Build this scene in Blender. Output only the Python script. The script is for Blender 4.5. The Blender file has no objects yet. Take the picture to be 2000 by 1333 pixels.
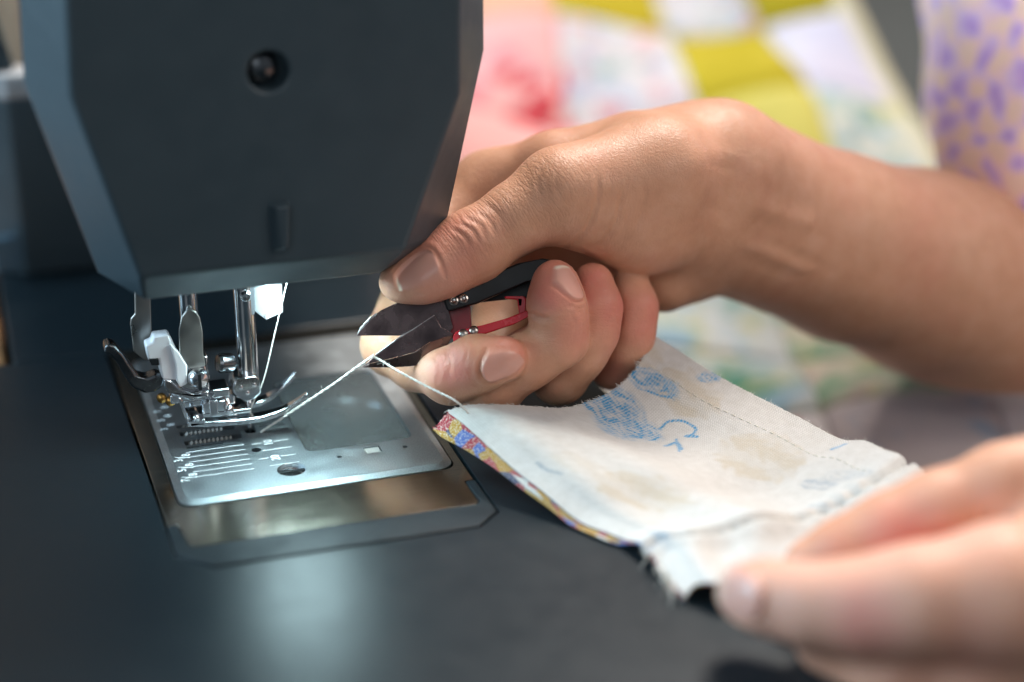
import bpy, bmesh, math, random
import numpy as np
from mathutils import Vector, Matrix
from mathutils.geometry import tessellate_polygon

# ------------------------------------------------------------------ camera, world, lamps, exposure
random.seed(7); RNG = np.random.default_rng(7)
SC = bpy.context.scene
MM = 0.001
CAM = np.array([-76.7, -476.3, 231.4])            # millimetres, origin = where the needle enters its plate
FWD = np.array([0.290048, 0.872980, -0.392146]); RGT = np.array([0.949261, -0.314484, 0.002021]); UPV = np.array([0.121559, 0.372835, 0.919901])
FPX = 3525.8
def at(px, py, d):                                   # point seen at photo pixel (px,py) at depth d millimetres
    return CAM + d * (FWD + (px - 1000) / FPX * RGT - (py - 666.5) / FPX * UPV)
def at_z(px, py, z=0.0):
    r = FWD + (px - 1000) / FPX * RGT - (py - 666.5) / FPX * UPV
    return CAM + (z - CAM[2]) / r[2] * r
def at_y(px, py, y):
    r = FWD + (px - 1000) / FPX * RGT - (py - 666.5) / FPX * UPV
    return CAM + (y - CAM[1]) / r[1] * r
def cdir(a, b, c):                                   # direction from right, up, towards-viewer components
    v = a * RGT + b * UPV - c * FWD
    return v / np.linalg.norm(v)

cam = bpy.data.cameras.new('camera'); camo = bpy.data.objects.new('camera', cam); SC.collection.objects.link(camo)
cam.sensor_width = 36; cam.lens = FPX * 36 / 2000; cam.clip_start = 0.02; cam.clip_end = 50
camo.matrix_world = Matrix(((RGT[0], UPV[0], -FWD[0], CAM[0]*MM), (RGT[1], UPV[1], -FWD[1], CAM[1]*MM),
                            (RGT[2], UPV[2], -FWD[2], CAM[2]*MM), (0, 0, 0, 1)))
cam.dof.use_dof = True; cam.dof.focus_distance = 0.512; cam.dof.aperture_fstop = 3.0; cam.dof.aperture_blades = 9
SC.camera = camo
W = bpy.data.worlds.new('World'); SC.world = W; W.use_nodes = True
bg = W.node_tree.nodes['Background']; bg.inputs[0].default_value = (0.74, 0.86, 1.0, 1); bg.inputs[1].default_value = 0.14
def area(name, loc, target, sx, sy, power, col):
    l = bpy.data.lights.new(name, 'AREA'); l.shape = 'RECTANGLE'; l.size = sx; l.size_y = sy; l.energy = power; l.color = col
    o = bpy.data.objects.new(name, l); SC.collection.objects.link(o)
    o.location = Vector(loc); o.rotation_euler = (Vector(target) - Vector(loc)).to_track_quat('-Z', 'Y').to_euler()
    return o
area('window_key', (0.80, 0.80, 1.66), (0.12, 0.0, 0.0), 0.6, 0.6, 60, (1.0, 0.915, 0.83))
area('window_side', (-1.2, 0.38, 0.55), (-0.03, 0.0, 0.08), 0.7, 0.8, 30, (0.56, 0.82, 1.0))
area('fill_front', (0.9, -0.8, 1.0), (0.15, -0.1, 0.0), 0.6, 0.6, 7.6, (1.0, 0.90, 0.82))  # added fill lamp brightening the viewer's side of the hands, no real window
area('fill_left_front', (-0.7, -1.1, 0.7), (0.0, -0.03, 0.08), 0.6, 0.6, 3.0, (0.88, 0.95, 1.0))  # added cool fill to lift the face panel, not an actual window
sh = area('fill_sleeve', (0.45, -0.95, 0.75), (0.40, 0.12, 0.10), 0.3, 0.3, 0.20, (1.0, 0.90, 0.86)); sh.data.spread = math.radians(24)  # added narrow lamp aimed at the sleeve to brighten it
SC.view_settings.view_transform = 'Standard'; SC.view_settings.look = 'None'
SC.view_settings.exposure = 0; SC.view_settings.gamma = 1; SC.view_settings.use_curve_mapping = False
SC.render.engine = 'CYCLES'; SC.cycles.use_denoising = True; SC.cycles.max_bounces = 8
SC.cycles.sample_clamp_indirect = 4

# ------------------------------------------------------------------ materials
class NT:
    def __init__(s, name):
        s.m = bpy.data.materials.new(name); s.m.use_nodes = True; s.t = s.m.node_tree
        s.b = s.t.nodes['Principled BSDF']
    def n(s, typ, **kw):
        nd = s.t.nodes.new(typ)
        for k, v in kw.items():
            if k.startswith('i_'): nd.inputs[k[2:].replace('_', ' ')].default_value = v
            else: setattr(nd, k, v)
        return nd
    def l(s, a, b): s.t.links.new(a, b)
    def setp(s, **kw):
        for k, v in kw.items():
            s.b.inputs[k.replace('_', ' ')].default_value = (*v, 1) if isinstance(v, tuple) and len(v) == 3 and 'Radius' not in k else v
    def attr(s, name): return s.n('ShaderNodeAttribute', attribute_name=name)
    def coord(s, which='Object'): return s.n('ShaderNodeTexCoord').outputs[which]
    def noise(s, scale, detail=4, rough=.55, vec=None, dist=0.0):
        nd = s.n('ShaderNodeTexNoise'); nd.inputs['Scale'].default_value = scale; nd.inputs['Detail'].default_value = detail
        nd.inputs['Roughness'].default_value = rough; nd.inputs['Distortion'].default_value = dist
        s.l(vec if vec is not None else s.coord(), nd.inputs['Vector']); return nd
    def ramp(s, fac, stops, interp='LINEAR'):
        nd = s.n('ShaderNodeValToRGB'); cr = nd.color_ramp; cr.interpolation = interp
        while len(cr.elements) < len(stops): cr.elements.new(0.5)
        for e, (p, c) in zip(cr.elements, stops): e.position = p; e.color = (*c, 1) if len(c) == 3 else c
        s.l(fac, nd.inputs[0]); return nd.outputs[0]
    def mix(s, fac, a, b, mode='MIX'):
        nd = s.n('ShaderNodeMix', data_type='RGBA', blend_type=mode)
        for sock, v in ((nd.inputs[0], fac), (nd.inputs[6], a), (nd.inputs[7], b)):
            if hasattr(v, 'node'): s.l(v, sock)
            elif isinstance(v, (int, float)): sock.default_value = v if sock == nd.inputs[0] else (v, v, v, 1)
            else: sock.default_value = (*v, 1)
        return nd.outputs[2]
    def math(s, op, a, b=0.0):
        nd = s.n('ShaderNodeMath', operation=op)
        for sock, v in ((nd.inputs[0], a), (nd.inputs[1], b)):
            if hasattr(v, 'node'): s.l(v, sock)
            else: sock.default_value = v
        return nd.outputs[0]
    def rng(s, v, a, b, c, d):
        nd = s.n('ShaderNodeMapRange'); s.l(v, nd.inputs[0])
        for i, x in enumerate((a, b, c, d)): nd.inputs[1 + i].default_value = x
        return nd.outputs[0]
    def bump(s, h, strength, dist, prev=None):
        nd = s.n('ShaderNodeBump'); nd.inputs['Strength'].default_value = strength; nd.inputs['Distance'].default_value = dist
        s.l(h, nd.inputs['Height'])
        if prev is not None: s.l(prev, nd.inputs['Normal'])
        return nd.outputs[0]

def plain(name, col, rough=.5, metal=0.0, bump=0.0, bscale=2500, rvar=0.12, cvar=0.12, spec=.5, coat=0.0):
    k = NT(name); k.setp(Roughness=rough, Metallic=metal); k.b.inputs['Specular IOR Level'].default_value = spec
    k.b.inputs['Coat Weight'].default_value = coat
    n1 = k.noise(120, 5); k.l(k.rng(n1.outputs[0], .3, .7, max(.02, rough - rvar), min(1, rough + rvar)), k.b.inputs['Roughness'])
    c2 = tuple(min(1, c * (1 + cvar)) for c in col); c1 = tuple(c * (1 - cvar) for c in col)
    k.l(k.ramp(k.noise(60, 6).outputs[0], [(.3, c1), (.7, c2)]), k.b.inputs['Base Color'])
    if bump: k.l(k.bump(k.noise(bscale, 2).outputs[0], bump, .00015), k.b.inputs['Normal'])
    return k.m

M = {}
M['shell'] = plain('slate_plastic', (.040, .063, .078), .46, bump=.25, bscale=3000, rvar=.06, cvar=.05)
M['bed'] = plain('dark_bed_plastic', (.0095, .0165, .0215), .31, bump=.40, bscale=2600, rvar=.03, cvar=.03, spec=.20)
M['dark'] = plain('black_plastic', (.008, .010, .012), .4)
M['white_plastic'] = plain('white_plastic', (.80, .81, .84), .38, rvar=.05, cvar=.03, bump=.15, bscale=900)
M['white_trim'] = plain('white_trim_plastic', (.46, .49, .52), .4, cvar=.04)
M['chrome'] = plain('chrome', (.70, .72, .74), .12, 1.0, rvar=.07, cvar=.05)
M['dark_chrome'] = plain('dark_chrome', (.16, .17, .18), .24, 1.0, rvar=.08)
M['steel'] = plain('dull_steel', (.38, .37, .35), .38, 1.0, bump=.12, bscale=1500)
M['brass'] = plain('brass', (.40, .24, .07), .3, 1.0)
M['blade'] = plain('blade_steel', (.15, .11, .11), .24, 1.0, bump=.10, bscale=1400, rvar=.10)
M['edge'] = plain('ground_edge_steel', (.55, .55, .56), .25, 1.0)
M['black_paint'] = plain('black_handle_enamel', (.006, .006, .007), .42, spec=.3)
M['shaded_red'] = plain('shaded_red_enamel', (.16, .004, .010), .4)  # handle red with the shade inside the grip put into its colour
M['red_paint'] = plain('red_handle_enamel', (.50, .006, .018), .26, coat=.4, cvar=.06)
M['rivet'] = plain('rivet_steel', (.34, .31, .29), .30, 1.0)
M['mark'] = plain('pale_engraving_paint', (.82, .86, .87), .5, cvar=.03)

def mk_plate():
    k = NT('blasted_plate_metal'); k.setp(Metallic=1.0)
    n = k.noise(2600, 3, .7)
    k.l(k.ramp(n.outputs[0], [(.3, (.25, .28, .30)), (.72, (.46, .50, .52))]), k.b.inputs['Base Color'])
    k.l(k.rng(k.noise(150, 4).outputs[0], .3, .7, .34, .46), k.b.inputs['Roughness'])
    k.l(k.bump(n.outputs[0], .45, .0002), k.b.inputs['Normal']); return k.m
M['plate'] = mk_plate()
def mk_brushed():
    k = NT('brushed_cover_metal'); k.setp(Metallic=1.0)
    mp = k.n('ShaderNodeMapping'); mp.inputs['Scale'].default_value = (40, 1500, 1500); k.l(k.coord(), mp.inputs[0])
    n = k.noise(1.6, 4, .6, mp.outputs[0])
    k.l(k.ramp(n.outputs[0], [(.3, (.30, .27, .225)), (.7, (.39, .355, .30))]), k.b.inputs['Base Color'])
    k.l(k.rng(n.outputs[0], .3, .7, .14, .24), k.b.inputs['Roughness'])
    k.l(k.bump(n.outputs[0], .10, .0001), k.b.inputs['Normal']); return k.m
M['brushed'] = mk_brushed()
def mk_window():
    k = NT('smoky_clear_plastic'); k.setp(Base_Color=(.55, .58, .58), Roughness=.08); k.b.inputs['Transmission Weight'].default_value = .90
    k.b.inputs['IOR'].default_value = 1.45
    k.l(k.rng(k.noise(70, 6, .65).outputs[0], .45, .75, .03, .16), k.b.inputs['Roughness']); return k.m
M['window'] = mk_window()
def mk_skin():
    k = NT('skin'); red = k.attr('red').outputs['Fac']; nail = k.attr('nail').outputs['Fac']; tip = k.attr('nailtip').outputs['Fac']
    pale = k.attr('pale').outputs['Fac']
    base = k.ramp(k.noise(140, 6, .6).outputs[0], [(.3, (.56, .285, .175)), (.5, (.61, .32, .20)), (.72, (.65, .355, .235))])
    bl = k.noise(38, 5, .6); base = k.mix(k.rng(bl.outputs[0], .5, .75, 0, .42), base, (.60, .25, .17))
    base = k.mix(k.math('MULTIPLY', red, k.rng(k.noise(110, 5).outputs[0], .3, .7, .6, 1.1)), base, (.64, .19, .15))
    base = k.mix(pale, base, (.76, .43, .33))
    nc = k.mix(tip, (.68, .355, .28), (.86, .74, .60))
    base = k.mix(nail, base, nc)
    k.l(base, k.b.inputs['Base Color'])
    k.setp(Subsurface_Weight=.16, Subsurface_Scale=.0022); k.b.inputs['Subsurface Radius'].default_value = (1.0, .36, .18)
    k.b.inputs['Specular IOR Level'].default_value = .42
    r = k.rng(k.noise(420, 4).outputs[0], .3, .7, .40, .55)
    k.l(k.mix(nail, r, .33), k.b.inputs['Roughness'])
    sk = k.math('SUBTRACT', 1.0, nail)
    v = k.n('ShaderNodeTexVoronoi', feature='DISTANCE_TO_EDGE'); v.inputs['Scale'].default_value = 900
    nz = k.noise(300, 3); vec = k.mix(.004, k.coord(), nz.outputs['Color'], 'ADD'); k.l(vec, v.inputs['Vector'])
    h = k.math('MULTIPLY', k.rng(v.outputs['Distance'], 0, .25, 0, 1), sk)
    b1 = k.bump(h, .28, .00020)
    wr = k.attr('wr'); wm = k.noise(1.0, 2.5, .5, wr.outputs['Vector'], .25)
    wl = k.rng(k.math('ABSOLUTE', k.math('SUBTRACT', wm.outputs[0], .5)), 0, .09, 0, 1)
    wmask = k.math('MULTIPLY', k.attr('wrm').outputs['Fac'], sk)
    b2 = k.bump(k.math('MULTIPLY', wl, wmask), .34, .00045, b1)
    b3 = k.bump(k.math('MULTIPLY', k.noise(160, 4, .6).outputs[0], sk), .25, .0006, b2)
    k.l(b3, k.b.inputs['Normal']); return k.m
M['skin'] = mk_skin()

# ------------------------------------------------------------------ object helpers
def tag(o, label=None, cat=None, group=None, kind=None):
    for k, v in (('label', label), ('category', cat), ('group', group), ('kind', kind)):
        if v: o[k] = v
    return o
def empty(name, loc=(0, 0, 0)):
    o = bpy.data.objects.new(name, None); SC.collection.objects.link(o); o.location = Vector(loc) * MM; o.empty_display_size = .01
    return o
def link(name, me, mat, parent=None, smooth=True, angle=35):
    o = bpy.data.objects.new(name, me); SC.collection.objects.link(o)
    for m in (mat if isinstance(mat, list) else [mat]): me.materials.append(m)
    if smooth:
        me.polygons.foreach_set('use_smooth', [True] * len(me.polygons))
        if angle and angle < 180: me.set_sharp_from_angle(angle=math.radians(angle))
    if parent is not None:
        o.parent = parent
        if parent.type == 'EMPTY': o.matrix_parent_inverse = Matrix.Translation(-parent.location)
    return o
class MB:                                            # mesh collector in millimetres
    def __init__(s): s.v = []; s.f = []
    def add(s, vs, fs):
        n = len(s.v); s.v += [tuple(map(float, v)) for v in vs]; s.f += [tuple(i + n for i in f) for f in fs]; return s
    def box(s, lo, hi):
        x0, y0, z0 = lo; x1, y1, z1 = hi
        return s.add([(x0,y0,z0),(x1,y0,z0),(x1,y1,z0),(x0,y1,z0),(x0,y0,z1),(x1,y0,z1),(x1,y1,z1),(x0,y1,z1)],
              [(0,3,2,1),(4,5,6,7),(0,1,5,4),(1,2,6,5),(2,3,7,6),(3,0,4,7)])
    def tube(s, pts, r, n=12, cap=True, sx=1.0, ref=None):
        pts = [np.array(p, float) for p in pts]; m = len(pts); rs = r if hasattr(r, '__len__') else [r] * m
        prev = None; rings = []
        for i, p in enumerate(pts):
            t = pts[min(i + 1, m - 1)] - pts[max(i - 1, 0)]; t = t / (np.linalg.norm(t) + 1e-9)
            if prev is None:
                a = np.array(ref, float) if ref is not None else (np.array([0, 0, 1.0]) if abs(t[2]) < .9 else np.array([1.0, 0, 0]))
            else: a = prev
            a = a - t * (a @ t); a /= np.linalg.norm(a); prev = a; b = np.cross(t, a)
            rings.append([p + rs[i] * (math.cos(2*math.pi*j/n) * a * sx + math.sin(2*math.pi*j/n) * b) for j in range(n)])
        vs = [v for rg in rings for v in rg]; fs = []
        for i in range(m - 1):
            for j in range(n): fs.append((i*n+j, i*n+(j+1)%n, (i+1)*n+(j+1)%n, (i+1)*n+j))
        if cap: fs += [tuple(range(n))[::-1], tuple((m-1)*n + j for j in range(n))]
        return s.add(vs, fs)
    def lathe(s, base, axis, prof, n=28):            # prof: (radius, height along axis)
        base = np.array(base, float); ax = np.array(axis, float); ax /= np.linalg.norm(ax)
        a = np.array([0, 0, 1.0]) if abs(ax[2]) < .9 else np.array([1.0, 0, 0]); a -= ax * (a @ ax); a /= np.linalg.norm(a); b = np.cross(ax, a)
        vs = []; fs = []; m = len(prof)
        for r, h in prof:
            for j in range(n): vs.append(base + ax*h + max(r, 1e-4) * (math.cos(2*math.pi*j/n)*a + math.sin(2*math.pi*j/n)*b))
        for i in range(m - 1):
            for j in range(n): fs.append((i*n+j, i*n+(j+1)%n, (i+1)*n+(j+1)%n, (i+1)*n+j))
        return s.add(vs, fs)
    def prism(s, poly, vec, holes=()):               # 3-D polygon extruded by vec, with holes
        poly = [np.array(p, float) for p in poly]; loops = [poly] + [[np.array(p, float) for p in h] for h in holes]
        flat = [p for lp in loops for p in lp]; n = len(flat); vec = np.array(vec, float)
        tris = tessellate_polygon([[Vector(p) for p in lp] for lp in loops])
        vs = flat + [p + vec for p in flat]; fs = []
        nrm = sum((np.cross(poly[i], poly[(i+1) % len(poly)]) for i in range(len(poly))), np.zeros(3))
        for t in tris:
            a, b, c = (flat[i] for i in t)
            t = tuple(t) if np.cross(b-a, c-a) @ vec > 0 else tuple(t)[::-1]
            fs.append(t[::-1]); fs.append(tuple(i + n for i in t))
        o = 0
        for lp in loops:
            m = len(lp)
            for i in range(m):
                j = (i + 1) % m; fs.append((o+i, o+j, o+j+n, o+i+n))
            o += m
        return s.add(vs, fs)
    def build(s, name, mat, parent=None, bevel=0.0, seg=2, angle=35, subsurf=0, smooth=True):
        me = bpy.data.meshes.new(name); me.from_pydata([(x*MM, y*MM, z*MM) for x, y, z in s.v], [], s.f)
        bm = bmesh.new(); bm.from_mesh(me); bmesh.ops.remove_doubles(bm, verts=bm.verts, dist=1e-7)
        bmesh.ops.recalc_face_normals(bm, faces=bm.faces); bm.to_mesh(me); bm.free()
        o = link(name, me, mat, parent, smooth, angle)
        if bevel:
            b = o.modifiers.new('bevel', 'BEVEL'); b.width = bevel * MM; b.segments = seg; b.limit_method = 'ANGLE'; b.angle_limit = math.radians(30)
            b.harden_normals = False
        if subsurf:
            q = o.modifiers.new('subsurf', 'SUBSURF'); q.levels = q.render_levels = subsurf
        return o
def circ(c, r, n=24, ry=None, z=None):
    return [(c[0] + r*math.cos(2*math.pi*i/n), c[1] + (ry or r)*math.sin(2*math.pi*i/n), c[2] if len(c) > 2 else z) for i in range(n)]
def rrect(x0, y0, x1, y1, r, z, n=6):
    out = []
    for cx, cy, a0 in ((x1-r, y1-r, 0), (x0+r, y1-r, 90), (x0+r, y0+r, 180), (x1-r, y0+r, 270)):
        for i in range(n + 1):
            a = math.radians(a0 + 90*i/n); out.append((cx + r*math.cos(a), cy + r*math.sin(a), z))
    return out
def bez(pts, n=12):                                  # Catmull-Rom through points
    P = [np.array(p, float) for p in pts]; P = [2*P[0]-P[1]] + P + [2*P[-1]-P[-2]]; out = []
    for i in range(1, len(P) - 2):
        for k in range(n):
            t = k / n; a, b, c, d = P[i-1:i+3]
            out.append(.5*((2*b) + (c-a)*t + (2*a-5*b+4*c-d)*t*t + (3*b-a-3*c+d)*t**3))
    out.append(P[-2]); return out
def text_mesh(mb, s, origin, size, along, up, lift=0.0):
    cu = bpy.data.curves.new('t', 'FONT'); cu.body = s; cu.size = 1.0; cu.resolution_u = 3; cu.offset = 0.018
    o = bpy.data.objects.new('t', cu); SC.collection.objects.link(o)
    me = bpy.data.meshes.new_from_object(o.evaluated_get(bpy.context.evaluated_depsgraph_get()))
    a = np.array(along, float); u = np.array(up, float); nn = np.cross(a, u); org = np.array(origin, float)
    mb.add([org + size*(v.co.x*a + v.co.y*u) + nn*lift for v in me.vertices], [tuple(p.vertices) for p in me.polygons])
    bpy.data.objects.remove(o); bpy.data.curves.remove(cu); bpy.data.meshes.remove(me)

# ------------------------------------------------------------------ setting: table, room backdrop
def slab(name, lo, hi, mat, kind='structure', bevel=0):
    o = MB().box(lo, hi).build(name, mat, bevel=bevel); o['kind'] = kind; return o
M['table'] = plain('charcoal_table_laminate', (.040, .045, .045), .55)
M['wall'] = plain('charcoal_wall_paint', (.085, .09, .09), .8)
M['curtain'] = plain('beige_curtain_cloth', (.84, .62, .44), .9)
M['wood'] = plain('warm_wood', (.42, .20, .08), .5, cvar=.25)
slab('table', (-900, -700, -110), (1500, 1500, -72), M['table'])
slab('wall', (-1200, 1700, -700), (2400, 1740, 1500), M['wall'])
mb = MB(); P_ = [(-340 + 6*i, 560 + 9*math.sin(i*.8)) for i in range(0, 63)]
mb.add([(x, y, -72) for x, y in P_] + [(x, y, 520) for x, y in P_], [(i, i+1, 64+i, 63+i) for i in range(62)])
o = mb.build('curtain', M['curtain'], angle=180); o.modifiers.new('s', 'SOLIDIFY').thickness = .002
tag(o, 'beige curtain hanging behind the left side of the machine', 'curtain')
tag(MB().box((-200, 76, -72), (-62.8, 300, -3)).build('wooden_box', M['wood'], bevel=2),
    'brown wooden box standing against the left rear side of the sewing machine', 'box')

# ------------------------------------------------------------------ sewing machine
M['frame'] = plain('grey_frame_plastic', (.018, .025, .030), .42, spec=.14, bump=.2)
E_ = empty('sewing_machine', (0, 0, -72))
tag(E_, 'dark slate sewing machine with chrome presser foot and silver needle plate', 'sewing machine')
BZ = -.6
cut = [(-32.6, 72), (-31.2, -66.6), (-23.0, -75.4), (47.6, -76.0), (55.0, -69.2), (54.6, 72)]
# bed: a front extension slab round the plate opening and the narrower base behind it
outer = [(-300, 70, BZ), (-300, -420, BZ), (110, -420, BZ), (110, 70, BZ)]
mb = MB()
mb.prism([(-300, -420, BZ), (110, -420, BZ), (110, 71.9, BZ), (54.75, 71.9, BZ), (55.0, -69.2, BZ), (47.6, -76.0, BZ), (-23.0, -75.4, BZ),
          (-31.2, -66.6, BZ), (-32.6, 71.9, BZ), (-300, 71.9, BZ)], (0, 0, -60))
mb.build('bed', M['bed'], E_, bevel=.5, seg=3)
mb = MB().prism([(-61.5, 72.6, BZ-.2), (96, 72.6, BZ-.2), (96, 420, BZ-.2), (-61.5, 420, BZ-.2)], (0, 0, -66)); mb.build('base', M['bed'], E_, bevel=1.2, seg=3)
MB().box((-33, -78, -9), (56, 72, -8)).build('bobbin_well', M['dark_chrome'], E_)
# grey frame piece at the near end of the metal cover
fr = [(-30.9, -50), (-30.9, -66.4), (-22.8, -74.9), (47.4, -75.5), (54.5, -69.0), (54.2, -49.8), (51.6, -49.8), (51.8, -62.3), (50.5, -63.6),
      (-25.6, -63.2), (-27.0, -62.0), (-28.3, -50)]
MB().prism([(x, y, -.45) for x, y in fr], (0, 0, -6)).build('cover_frame', M['frame'], E_, bevel=.45, seg=3)
# brushed metal cover with the opening for the plate
cov = [(-31.9, 71.5), (-30.7, -49.6), (-28.0, -49.6), (-26.8, -61.8), (-25.5, -62.9), (50.4, -63.3), (51.5, -62.2), (51.3, -49.4), (54.0, -49.4), (53.9, 71.5)]
mb = MB().prism([(x, y, -.75) for x, y in cov], (0, 0, -3), [[(x, y, -.75) for x, y, z in rrect(-26.3, -41.0, 51.6, 62.5, 4, 0)]])
mb.build('slide_cover', M['brushed'], E_, bevel=.25)
# needle plate
slots = [(-19, -4.9, -2.2, -1.9), (-19.4, 1.6, -3, 4.4), (-19.6, 7.2, -2, 8.8), (-19, -7.0, -8.2, -6.1),
         (3.2, -3.4, 11.6, -2.2), (3.4, .2, 11.2, 1.3), (3.4, 5.2, 11.2, 6.3)]
holes = [rrect(x0, y0, x1, y1, .55, 0, 4) for x0, y0, x1, y1 in slots]
holes.append(rrect(-.9, -2.6, 2.4, 3.0, 1.0, 0, 5)); holes.append(circ((-.1, -13.9), 1.45, 20, z=0)); holes.append(circ((6.9, -29.0), 4.05, 36, z=0))
WIN = rrect(13.2, -19.9, 44.8, 31.5, 2.6, 0); holes.append(WIN)
holes.append(rrect(29.2, -26.0, 34.0, -21.9, .3, 0, 2))
for c in ((21.5, -25.7), (40.9, -25.2)): holes.append(circ(c, .75, 14, z=0))
top = rrect(-23.9, -38.3, 49.2, 60.2, 3.2, 0, 8); bot = rrect(-25.9, -40.6, 51.2, 62.2, 4.4, -.62, 8)
mb = MB(); mb.prism([(x, y, 0) for x, y, z in top], (0, 0, -1.6), [h for h in holes])
n = len(top); mb.add([(x, y, -.02) for x, y, z in top] + bot + [(x, y, -3) for x, y, z in bot],
    [(i, (i+1) % n, n+(i+1) % n, n+i) for i in range(n)] + [(n+i, n+(i+1) % n, 2*n+(i+1) % n, 2*n+i) for i in range(n)])
PL = mb.build('needle_plate', M['plate'], E_, angle=20)
mb = MB()
for k in range(6):
    y = -7.5 - 3.175*k - 1.9; x0 = -19.6 if k % 2 == 0 else -22.2
    mb.box((x0, y-.13, -.3), (-2.9, y+.13, .04))
for k, y in enumerate((-10, -15, -20, -25)):
    xr = 10.0
    mb.box((5.8 if k in (0, 2) else 1.6, y-.12, -.3), (10.0, y+.12, .04))
    if k in (0, 2): mb.box((-.6, y-.12, -.3), (2.2, y+.12, .04))
for k, sgn in ((0, 1),):
    for i, nume in enumerate('357'):
        y = -14.0 - 6.35*i
        text_mesh(mb, nume, (-21.2, y - .7, .05), 3.3, (0, 1, 0), (-1, 0, 0))
        text_mesh(mb, '8', (-18.7, y + 2.2, .05), 3.3, (0, 1, 0), (-1, 0, 0))
        a, b = np.array((-19.0, y + 1.0, .05)), np.array((-23.0, y + 2.4, .05)); w = np.array((.08, .16, 0))
        mb.add([a-w, a+w, b+w, b-w], [(0, 1, 2, 3)])
        text_mesh(mb, nume, (-22.2, 7.0 + 6.35*i, .05), 3.0, (0, 1, 0), (-1, 0, 0))
        text_mesh(mb, '8', (-19.9, 9.5 + 6.35*i, .05), 3.0, (0, 1, 0), (-1, 0, 0))
text_mesh(mb, '10', (5.2, -12.0, .05), 3.4, (0, 1, 0), (-1, 0, 0)); text_mesh(mb, '20', (5.2, -22.2, .05), 3.4, (0, 1, 0), (-1, 0, 0))
mb.build('seam_guide_marking', M['mark'], PL, smooth=False)
mb = MB()
for (x0, y0, x1, y1) in slots[:3]:
    mb.box((x0+1.2, y0+.5, -2.2), (x1-3.2, y1-.5, -.55))
    k = x0 + 1.6
    while k < x1 - 3.8:
        mb.add([(k, y0+.5, -.55), (k+.9, y0+.5, -.55), (k+.8, y0+.5, .15), (k, y1-.5, -.55), (k+.9, y1-.5, -.55), (k+.8, y1-.5, .15)],
               [(0, 1, 2), (3, 5, 4), (0, 2, 5, 3), (1, 4, 5, 2)]); k += 1.25
mb.build('feed_dog', M['steel'], PL, smooth=False)
mb = MB().lathe((6.9, -29, -1.9), (0, 0, 1), [(4.0, -.6), (4.0, .7), (3.5, 1.15), (1.8, 1.35), (0, 1.4)], 36)
sc = mb.build('plate_screw', M['chrome'], PL)
MB().box((3.1, -29.55, -.9), (10.7, -28.45, -.4)).build('screw_slot', M['dark'], sc).rotation_euler = (0, 0, 0)
# clear bobbin cover with the hook race below it
WN = MB().prism([(x, y, -.35) for x, y, z in rrect(13.6, -19.5, 44.4, 31.1, 2.4, 0)], (0, 0, -1.2)).build('bobbin_window', M['window'], E_, bevel=.3)
mb = MB().lathe((29, 6, -8), (0, 0, 1), [(17, 0), (17, 3.2), (15.5, 4), (14, 2.2), (5, 2.2), (5, 4.6), (3.5, 5), (0, 5)], 40)
mb.box((14, -18.2, -7.5), (27, -17.2, -3.0)); mb.lathe((20, -13.2, -7.5), (0, 0, 1), [(4, 0), (4, 3.4), (3.2, 4.4), (1.5, 4.8), (0, 4.8)], 24)
mb.box((24, -12, -7.5), (27, -10, -3)); mb.build('bobbin_case', M['dark_chrome'], E_, bevel=.25)
MB().box((29.5, -25.7, -1.2), (33.7, -22.1, -.25)).build('cover_latch', plain('grey_latch_plastic', (.30, .29, .27), .45), PL, bevel=.2)
MB().prism([(x, y, -.5) for x, y, z in rrect(20, 40, 37, 46, 2, 0)], (0, 0, -1)).build('latch_recess', M['dark'], PL) if False else None

# head: face panel with a screw recess, wide chamfers, rim and the body behind
yf, yo = -28.0, -10.0
I = [at_y(133, -160, yf), at_y(139, 192, yf), at_y(275, 543, yf), at_y(790, 487, yf), at_y(896, 188, yf), at_y(903, -160, yf)]
O = [at_y(41, -160, yo), at_y(46, 165, yo), at_y(190, 533, yo), at_y(868, 468, yo), at_y(946, 95, yo), at_y(945, -160, yo)]
zt = 190.0
for L in (I, O):
    L[0][2] = zt; L[5][2] = zt
BL, BR = at_y(284, 587, -19), at_y(742, 535, -19); zb = (BL[2] + BR[2]) / 2; BL[2] = BR[2] = zb; O[2][2] = O[3][2] = max(O[2][2], zb + 1.0)
hc = at_y(524, 141, yf); hole = [(hc[0] + 5.3*math.cos(a), yf, hc[2] + 5.3*math.sin(a)) for a in np.linspace(0, 2*math.pi, 33)[:-1]]
mb = MB()
nh = len(hole); hv = [np.array(h) for h in hole]
lower = [I[1], I[2], I[3], I[4]] + [hv[(-k) % nh] for k in range(0, nh//2 + 1)]
upper = [I[4], I[5], I[0], I[1]] + [hv[nh//2 - k] for k in range(0, nh//2 + 1)]
for pl in (lower, upper): mb.add(pl, [tuple(range(len(pl)))])
S = I + O + [BL, BR]
B = [np.array(o) for o in O]
for b in B: b[1] = 62.0; b[0] = b[0]*.93 + .5; b[2] = b[2] if b[2] > 150 else b[2]
B2 = [np.array(BL), np.array(BR)]
for b in B2: b[1] = 62.0
B[1][0] += 9; B[2][0] += 9; B[1][2] += 6; B[0][0] += 2
S += B + B2                                      # I 0-5, O 6-11, BL 12, BR 13, B 14-19, back rim 20,21
mb.add(S, [(0, 1, 7, 6), (1, 2, 8, 7), (2, 12, 8), (2, 3, 13, 12), (3, 9, 13), (3, 4, 10, 9), (4, 5, 11, 10),
           (6, 7, 15, 14), (7, 8, 16, 15), (8, 12, 20, 16), (12, 13, 21, 20), (13, 9, 17, 21), (9, 10, 18, 17), (10, 11, 19, 18),
           (0, 6, 14, 19, 11, 5), (14, 15, 16, 20, 21, 17, 18, 19)])
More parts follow.
